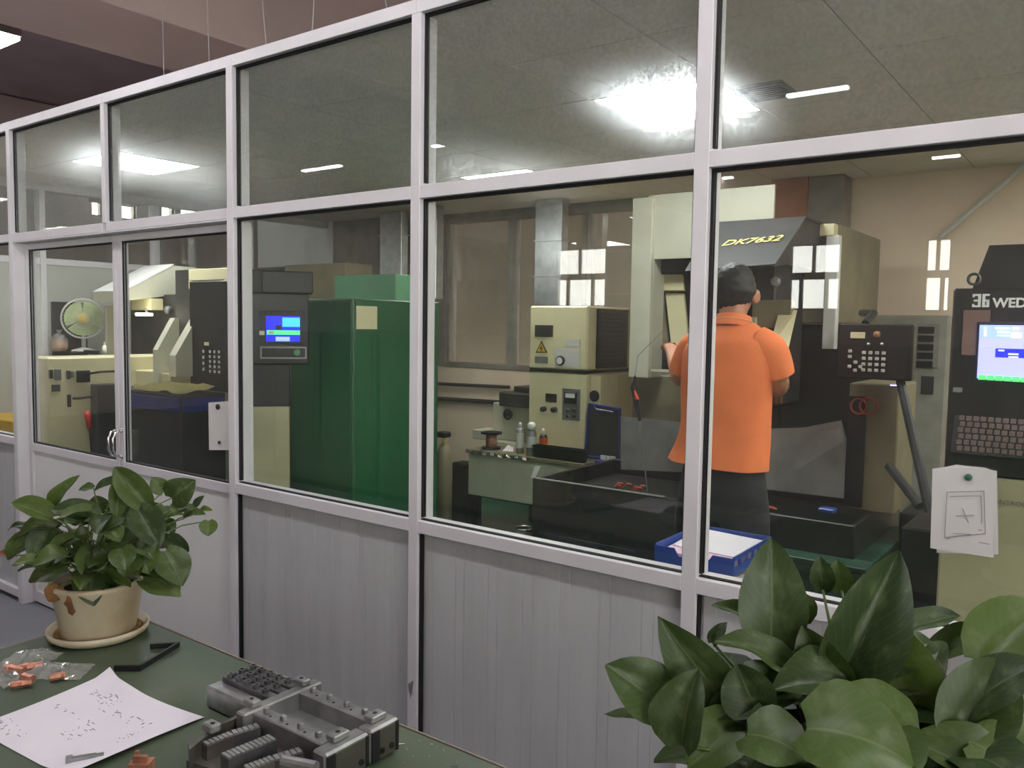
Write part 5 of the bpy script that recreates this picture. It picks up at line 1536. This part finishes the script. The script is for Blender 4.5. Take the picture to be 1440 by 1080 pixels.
E1 = [
 ((2.777,-1.062,1.096),(2.692,-1.121,1.133),0.05,(0.6,0.8,0)),
 ((2.734,-1.03,1.106),(2.776,-0.991,1.194),0.034,(0.8,0.2,0.5)),
 ((2.805,-0.972,1.162),(2.775,-0.995,1.154),0.022,(0.5,0.8,0)),
 ((2.873,-0.933,1.183),(2.836,-0.987,1.161),0.03,(0.4,0.9,0)),
 ((2.947,-0.908,1.126),(2.874,-0.954,1.222),0.058,(0.9,0.4,0.3),2),
 ((2.895,-0.954,1.182),(2.935,-0.982,1.103),0.04,(0.9,0.3,-0.3)),
 ((2.863,-0.918,1.153),(2.894,-0.898,1.127),0.045),
 ((2.874,-1.001,1.1),(2.805,-1.076,1.124),0.056,(0.7,0.7,0)),
 ((2.794,-1.076,1.074),(2.806,-1.123,1.004),0.058,(0.9,0.3,0.1)),
 ((2.714,-1.087,1.044),(2.691,-1.134,0.991),0.045,(0.8,0.4,0.4)),
 ((2.684,-1.071,1.057),(2.635,-1.108,1.052),0.026,(0.4,0.9,0)),
 ((2.855,-1.064,0.981),(2.789,-1.127,0.955),0.06,(0.7,0.7,0)),
 ((2.898,-1.032,0.984),(2.95,-1.05,0.907),0.066,(1,0.2,0.1)),
 ((2.997,-0.979,1.033),(3.005,-1.003,0.976),0.052,(1,0.3,0.2)),
 ((2.988,-0.958,1.065),(2.958,-0.996,1.032),0.04,(0.7,0.6,0.3)),
 ((3.005,-0.9,1.017),(3.064,-0.888,0.939),0.074,(1,0.3,-0.2)),
 ((2.994,-0.951,0.955),(3.072,-0.897,0.916),0.058,(0.8,0.6,0)),
 ((2.957,-0.939,1.121),(3.032,-0.928,1.038),0.068,(1,0.2,-0.1)),
 ((2.95,-0.865,1.032),(3.01,-0.835,1.004),0.042,(0.7,0.7,0)),
 ((2.976,-0.86,1.142),(3.022,-0.822,1.189),0.064,(1,0.3,-0.3),4),
 ((2.949,-0.867,1.154),(2.924,-0.882,1.191),0.038,(0.7,0.6,0.2)),
 ((2.996,-0.838,1.088),(3.039,-0.805,1.099),0.032,(0.5,0.8,0)),
 ((3.045,-0.802,1.083),(3.064,-0.816,1.049),0.038,(1,0.2,0)),
 ((3.01,-0.802,1.1),(3.035,-0.783,1.105),0.018,(0.6,0.8,0)),
 ((2.997,-0.81,1.114),(3.015,-0.794,1.143),0.016,(0.9,0.2,0.3)),
 ((2.803,-0.955,1.093),(2.79,-0.961,1.139),0.046,(0.9,0.3,0)),
 ((2.863,-1.013,1.067),(2.842,-1.043,1.04),0.034,(0.8,0.5,0)),
 ((2.882,-1.027,1.031),(2.876,-1.059,1.002),0.044,(0.9,0.4,0.2)),
 ((2.959,-0.977,1.099),(2.929,-1.014,1.072),0.03,(0.5,0.8,0)),
 ((2.91,-1.001,1.084),(2.892,-1.028,1.069),0.022,(0.3,0.9,0)),
 ((2.905,-0.991,1.098),(2.86,-1.039,1.082),0.024,(0.3,0.9,0)),
 ((2.989,-0.948,1.032),(3.022,-0.953,0.975),0.06,(1,0.2,0)),
 ((2.861,-1.087,0.945),(2.853,-1.108,0.912),0.036,(0.9,0.3,0),'brown'),
 ((2.657,-1.11,0.988),(2.63,-1.129,0.993),0.022,(0.8,0.5,0),'brown'),
 ((2.712,-1.026,1.045),(2.751,-1.029,0.975),0.034,(1,0.1,0.2)),
 ((2.95,-0.873,1.086),(2.924,-0.888,1.127),0.034,(0.9,0.3,-0.2)),
 ((2.937,-0.858,1.074),(2.96,-0.844,1.046),0.032,(0.9,0.3,0)),
 ((2.982,-0.833,1.12),(2.999,-0.872,1.101),0.036,(0.6,0.7,0)),
 ((3.02,-0.83,1.116),(2.995,-0.862,1.108),0.03,(0.4,0.8,0)),
]
for k in range(62):
    a = rnd.uniform(0, 6.28); rr = rnd.uniform(.02, .14); z = rnd.uniform(.21, .34)
    b = pc + Vector((math.cos(a) * rr, math.sin(a) * rr, z - rr * .35))
    d = Vector((math.cos(a + rnd.uniform(-.9, .9)), math.sin(a + rnd.uniform(-.9, .9)), rnd.uniform(-.7, .25)))
    E1.append((b, b + d * rnd.uniform(.05, .085), rnd.uniform(.034, .056), (.4, .8, rnd.uniform(-.4, .4))))
for a in (.3, 1.2, 2.0):
    b = pc + Vector((math.cos(a) * .1, math.sin(a) * .1, .24)); E1.append((b, b + Vector((math.cos(a), math.sin(a), -.4)) * .08, .05))
grow(t, pc + Vector((0, 0, .125)), E1, LS1, rnd, .0023)

# ---- big plant at the right
pc = Vector((4.68, -.985, T))
t = thing('potted_plant', pc, 'large-leaved green pothos at the right end of the bench, close to the viewer', 'plant')
MB().lathe([(0, 0), (.10, 0), (.115, .008), (.118, .022), (.113, .023), (.103, .012), (0, .010)], pc, 40).obj('saucer', 'pot', t, True)
MB().lathe([(0, .011), (.085, .011), (.088, .014), (.106, .122), (.109, .128), (.108, .134), (.10, .136), (.095, .128), (.09, .10)], pc, 44).obj('pot', 'pot', t, True)
MB().lathe([(0, .112), (.05, .114), (.093, .108)], pc, 24).obj('soil', 'soil', t, True)
rnd = random.Random(9)
E2 = [
 ((4.464,-1.101,1.122),(4.407,-1.15,1.177),0.062,(0.9,0.5,0.3),2),
 ((4.523,-1.033,1.114),(4.452,-1.1,1.235),0.06,(0.8,0.5,0.4),0),
 ((4.505,-1.134,1.1),(4.508,-1.1,1.182),0.06,(0.9,0.3,0.6),4),
 ((4.43,-1.067,1.083),(4.38,-1.103,1.089),0.014,(0.5,0.8,0)),
 ((4.54,-0.965,1.179),(4.486,-1.012,1.234),0.036,(0.5,0.8,0),1),
 ((4.493,-1.024,1.187),(4.507,-1.011,1.214),0.016,(0.9,0.3,0.3)),
 ((4.584,-1.009,1.167),(4.506,-1.05,1.201),0.042,(0.5,0.8,0.2),1),
 ((4.56,-0.999,1.192),(4.546,-0.973,1.324),0.07,(1,0.2,-0.2),0),
 ((4.573,-1.07,1.131),(4.54,-1.064,1.185),0.056,(0.9,0.4,0.3),2),
 ((4.576,-1.117,1.128),(4.648,-1.115,1.117),0.07,(0.5,0.9,0.2),3),
 ((4.578,-1,1.163),(4.604,-0.966,1.201),0.044,(0.8,0.5,0)),
 ((4.547,-1.077,1.121),(4.516,-1.141,1.079),0.06,(0.9,0.4,0.2)),
 ((4.606,-1.046,1.117),(4.58,-1.118,1.085),0.066,(0.8,0.6,0)),
 ((4.633,-0.974,1.152),(4.683,-0.897,1.315),0.074,(0.9,0.3,-0.4),4),
 ((4.603,-0.936,1.258),(4.597,-0.937,1.301),0.026,(1,0.1,0)),
 ((4.62,-0.912,1.254),(4.613,-0.913,1.294),0.028,(1,0.1,0)),
 ((4.643,-0.99,1.161),(4.599,-1.004,1.23),0.055,(0.7,0.5,0.5)),
 ((4.718,-0.95,1.127),(4.678,-0.944,1.245),0.082,(1,0.2,0.2),0),
 ((4.723,-1.009,1.13),(4.656,-1.041,1.182),0.05,(0.5,0.8,0.4),1),
 ((4.639,-1.106,1.15),(4.745,-1.08,1.13),0.1,(0.6,0.9,0),3),
 ((4.678,-0.886,1.2),(4.747,-0.821,1.223),0.034,(0.5,0.8,0),0),
 ((4.744,-0.902,1.172),(4.718,-0.931,1.204),0.05,(0.6,0.7,0)),
 ((4.767,-0.977,1.124),(4.805,-0.904,1.206),0.072,(0.9,0.3,-0.3),2),
 ((4.722,-0.856,1.17),(4.785,-0.806,1.207),0.034,(0.5,0.8,0)),
 ((4.78,-0.874,1.186),(4.837,-0.801,1.252),0.074,(0.9,0.3,0.2),2),
 ((4.773,-0.944,1.152),(4.842,-0.913,1.215),0.066,(0.6,0.8,0.1),0),
 ((4.764,-0.915,1.136),(4.831,-0.896,1.077),0.08,(0.9,0.4,0)),
 ((4.785,-0.987,1.134),(4.832,-0.979,1.114),0.06,(0.8,0.6,0)),
 ((4.739,-0.947,1.124),(4.741,-0.999,1.088),0.06,(0.9,0.4,0)),
 ((4.645,-0.937,1.182),(4.65,-0.903,1.239),0.05,(1,0.2,0)),
 ((4.581,-0.956,1.213),(4.553,-0.961,1.257),0.05,(0.9,0.2,0.2)),
 ((4.501,-1.021,1.147),(4.491,-1.056,1.124),0.05,(0.9,0.4,0.2)),
]
for k in range(84):
    a = rnd.uniform(0, 6.28); rr = rnd.uniform(.02, .19); z = rnd.uniform(.16, .40)
    b = pc + Vector((math.cos(a) * rr, math.sin(a) * rr, z - rr * .5))
    d = Vector((math.cos(a + rnd.uniform(-.9, .9)), math.sin(a + rnd.uniform(-.9, .9)), rnd.uniform(-.6, .2)))
    E2.append((b, b + d * rnd.uniform(.08, .12), rnd.uniform(.05, .07), (.5, .8, rnd.uniform(-.4, .4))))
grow(t, pc + Vector((0, 0, .118)), E2, LS2, rnd, .0028)

# ================================================================ THE OPERATOR
pb = Vector((3.66, 1.06, 0))
t = thing('person', pb, 'person in orange polo shirt and black trousers standing with back turned, working at the machine', 'person')
SHL, SHR = Vector((3.513,1.08,1.519)), Vector((3.834,1.05,1.523))
ELL, ELR = Vector((3.441,1.12,1.377)), Vector((3.855,1.1,1.383))
WRL, WRR = Vector((3.271,1.38,1.487)), Vector((3.74, 1.40, 1.33))
HD = Vector((3.662,1.11,1.726))
NK = Vector((3.677,1.06,1.62))
CH = Vector((3.676,1.06,1.488)); WA = Vector((3.668,1.06,1.225)); PE = Vector((3.658,1.06,1.028))
def skin_body(name, nodes, edges, root, m, parent, lvl=2):
    base = Vector(parent.location)
    me = bpy.data.meshes.new(name)
    me.from_pydata([tuple(Vector(p) - base) for p, r in nodes], edges, [])
    o = bpy.data.objects.new(name, me)
    LINK(o); o.parent = parent
    mod = o.modifiers.new('skin', 'SKIN')
    mod.use_smooth_shade = True
    me.skin_vertices.new() if not me.skin_vertices else None
    for i, (p, r) in enumerate(nodes):
        v = me.skin_vertices[0].data[i]
        v.radius = r if isinstance(r, tuple) else (r, r)
        v.use_root = (i == root)
    s = o.modifiers.new('subsurf', 'SUBSURF'); s.levels = lvl; s.render_levels = lvl
    me.materials.append(M[m])
    return o
nodes = []; edges = []
def nd(p, r, par=None):
    nodes.append((Vector(p), r))
    if par is not None: edges.append((par, len(nodes) - 1))
    return len(nodes) - 1
pel = nd(PE, (.085, .06))
wa = nd(WA, (.11, .08), pel)
chn = nd(CH, (.15, .10), wa)
nk0 = nd(NK - Vector((0, .0, .02)), (.06, .055), chn)
nk1 = nd(NK.lerp(HD, .45), .052, nk0)
hd0 = nd(HD + Vector((0, .005, -.03)), (.070, .082), nk1)
hd1 = nd(HD + Vector((0, .005, .05)), (.074, .09), hd0)
hd2 = nd(HD + Vector((0, .0, .10)), (.045, .055), hd1)
def arm(sh, el, wr, s):
    a = nd(sh, .056, chn); b = nd(sh.lerp(el, .5), .047, a); c = nd(el, .041, b)
    d = nd(el.lerp(wr, .5), .036, c); e = nd(wr, .026, d)
    ax_ = (wr - el).normalized()
    sd_ = Vector((s, 0, 0)); sd_ = (sd_ - ax_ * sd_.dot(ax_)).normalized()
    dn = ax_.cross(sd_) * s
    palm = nd(wr + ax_ * .05, (.034, .018), e)
    kn = wr + ax_ * .088
    for k, (off, ln) in enumerate(((-.027, .062), (-.009, .072), (.009, .068), (.026, .052))):
        p0 = kn + sd_ * off
        f0 = nd(p0, .009, palm); f1 = nd(p0 + ax_ * ln * .5 - Vector((0, 0, .012)), .0085, f0)
        nd(p0 + ax_ * ln * .85 - Vector((0, 0, .034)), .0075, f1)
    t0 = nd(wr + ax_ * .03 - sd_ * .036, .010, e); nd(wr + ax_ * .065 - sd_ * .056 - Vector((0, 0, .01)), .009, t0)
arm(SHL, ELL, WRL, -1)
arm(SHR, ELR, WRR, 1)
for s in (-1, 1):
    h = nd(PE + Vector((s * .09, 0, -.12)), .072, pel)
    kn_ = nd((PE.x + s * .105, 1.08, .52), .06, h)
    an = nd((PE.x + s * .115, 1.05, .10), .042, kn_)
    hl = nd((PE.x + s * .118, 1.04, .045), .042, an)
    nd((PE.x + s * .13, 1.20, .035), .034, hl)
skin_body('body', nodes, edges, pel, 'skin', t)
# trousers
nodes = []; edges = []
pt = nd(PE + Vector((0, 0, .24)), (.12, .09))
p0 = nd(PE + Vector((0, 0, .02)), (.17, .122), pt)
for s in (-1, 1):
    h = nd(PE + Vector((s * .095, 0, -.12)), .108, p0)
    m1 = nd((PE.x + s * .105, 1.08, .52), .082, h)
    nd((PE.x + s * .115, 1.05, .08), .07, m1)
skin_body('trousers', nodes, edges, p0, 'trouser', t)
for s in (-1, 1):
    x = PE.x + s * .125
    MB().prism([(1.0 - .03, 0), (1.0 + .25, 0), (1.0 + .26, .04), (1.0 + .16, .085), (1.0 + .08, .11), (1.0 - .03, .10)], 'x', x - .045, x + .045).obj('shoe', 'black2', t)
# polo shirt: lofted torso, sleeves, collar
rows = [((3.599,1.06,1.614), (3.756,1.06,1.615), .060, .02), ((3.562,1.06,1.585), (3.796,1.06,1.584), .088, .012), ((3.509,1.06,1.545), (3.841,1.06,1.547), .108, .0), ((3.486,1.06,1.496), (3.858,1.06,1.502), .118, -.005),
        ((3.49,1.06,1.396), (3.846,1.06,1.403), .125, -.008), ((3.492,1.06,1.311), (3.836,1.06,1.322), .122, -.004), ((3.486,1.06,1.21), (3.831,1.06,1.225), .120, .0), ((3.467,1.06,1.13), (3.832,1.06,1.138), .128, .0), ((3.441,1.06,1.075), (3.832,1.06,1.054), .140, .0)]
seg = 48
rr_ = []
for A_, B_ in zip(rows[:-1], rows[1:]):
    for q in (0, .5):
        rr_.append((tuple(Vector(A_[0]).lerp(Vector(B_[0]), q)), tuple(Vector(A_[1]).lerp(Vector(B_[1]), q)), A_[2] + (B_[2] - A_[2]) * q, A_[3] + (B_[3] - A_[3]) * q))
rows = rr_ + [rows[-1]]
vs = []; fs = []
for i, (l, r, dp, dy) in enumerate(rows):
    l = Vector(l); r = Vector(r)
    c = (l + r) / 2; hw_ = (r - l).length / 2
    for j in range(seg):
        a = 2 * math.pi * j / seg
        cs, sn = math.cos(a), math.sin(a)
        cx_ = math.copysign(abs(cs) ** .8, cs); sy_ = math.copysign(abs(sn) ** .85, sn)
        fold = 1 + .022 * math.sin(a * 5 + i * .45) * min(1, max(0, i - 5) / 4) + .02 * math.sin(a * 9 + i * .5) * min(1, max(0, i - 11) / 4) + .03 * mnoise.noise(Vector((a * 1.6, i * .55 + a * .8, 2.2))) * (i > 2)
        vs.append((c.x + cx_ * hw_ * fold, c.y + dy + sy_ * dp * fold, c.z + (r.z - l.z) / 2 * cx_))
for i in range(len(rows) - 1):
    for j in range(seg):
        fs.append((i * seg + j, i * seg + (j + 1) % seg, (i + 1) * seg + (j + 1) % seg, (i + 1) * seg + j))
sm = MB().add(vs, fs)
for sh, el, s in ((SHL, ELL, -1), (SHR, ELR, 1)):
    a = sh + Vector((-s * .05, 0, .012))
    e = sh.lerp(el, .72)
    sm.tube([a, sh + Vector((0, 0, -.005)), sh.lerp(el, .4), e], [.070, .072, .068, .066], 18, False)
so = sm.obj('polo_shirt', 'shirt', t, True)
md = so.modifiers.new('subsurf', 'SUBSURF'); md.levels = 1; md.render_levels = 1
cl_ = MB()
cl_.lathe([(.068, -.025), (.064, .0), (.060, .018), (.066, .016), (.076, -.03)], NK + Vector((.0, .012, .004)), 28, (0, .22, 1))
co = cl_.obj('collar', 'shirt', t, True)
MB().ring(NK + Vector((.0, .012, -.002)), .071, .003, (0, .22, 1), 30, 6).obj('collar_trim', 'collar', co, True)
# hair, ears, nose
vs = []; fs = []
nu, nv = 44, 26
for i in range(nv + 1):
    th = math.pi * .80 * i / nv
    for j in range(nu):
        ph = 2 * math.pi * j / nu
        x = math.sin(th) * math.cos(ph); y = math.sin(th) * math.sin(ph); z = math.cos(th)
        if y > .40 and z < .50: y = .40
        k = 1 + .05 * mnoise.noise(Vector((x * 6, y * 6, z * 6))) + .06 * mnoise.noise(Vector((x * 20, y * 20, z * 5))) * (z < .8)
        tp = max(0, -z)
        nar = 1 - .42 * tp ** 1.3
        zz = z * .100 if z > 0 else z * (.125 if y < .25 else .07)
        vs.append((HD.x + x * .079 * k * nar * (1.12 if z < 0 else 1), HD.y - .004 + y * .100 * k * (1 - .25 * tp), HD.z + .022 + zz * k))
for i in range(nv):
    for j in range(nu):
        fs.append((i * nu + j, i * nu + (j + 1) % nu, (i + 1) * nu + (j + 1) % nu, (i + 1) * nu + j))
MB().add(vs, fs).obj('hair', 'hair', t, True)
for s in (-1, 1):
    MB().lathe([(0, -.006), (.02, -.006), (.028, .002), (.02, .008), (0, .004)], HD + Vector((s * .078, .016, -.008)), 14, (s, -.35, 0)).obj('ear', 'skin', t, True)
    MB().lathe([(0, 0), (.012, .003), (.008, .010), (0, .012)], HD + Vector((s * .032, .088, .01)), 10, (0, 1, 0)).obj('eye', 'white', t, True)
MB().add([(HD.x - .014, HD.y + .09, HD.z - .028), (HD.x + .014, HD.y + .09, HD.z - .028), (HD.x, HD.y + .118, HD.z - .024), (HD.x, HD.y + .092, HD.z + .016)], [(0, 1, 2), (1, 3, 2), (0, 2, 3), (0, 3, 1)]).obj('nose', 'skin', t)
MB().box(HD.x - .022, HD.x + .022, HD.y + .084, HD.y + .094, HD.z - .058, HD.z - .050, .003).obj('mouth', 'rust', t)
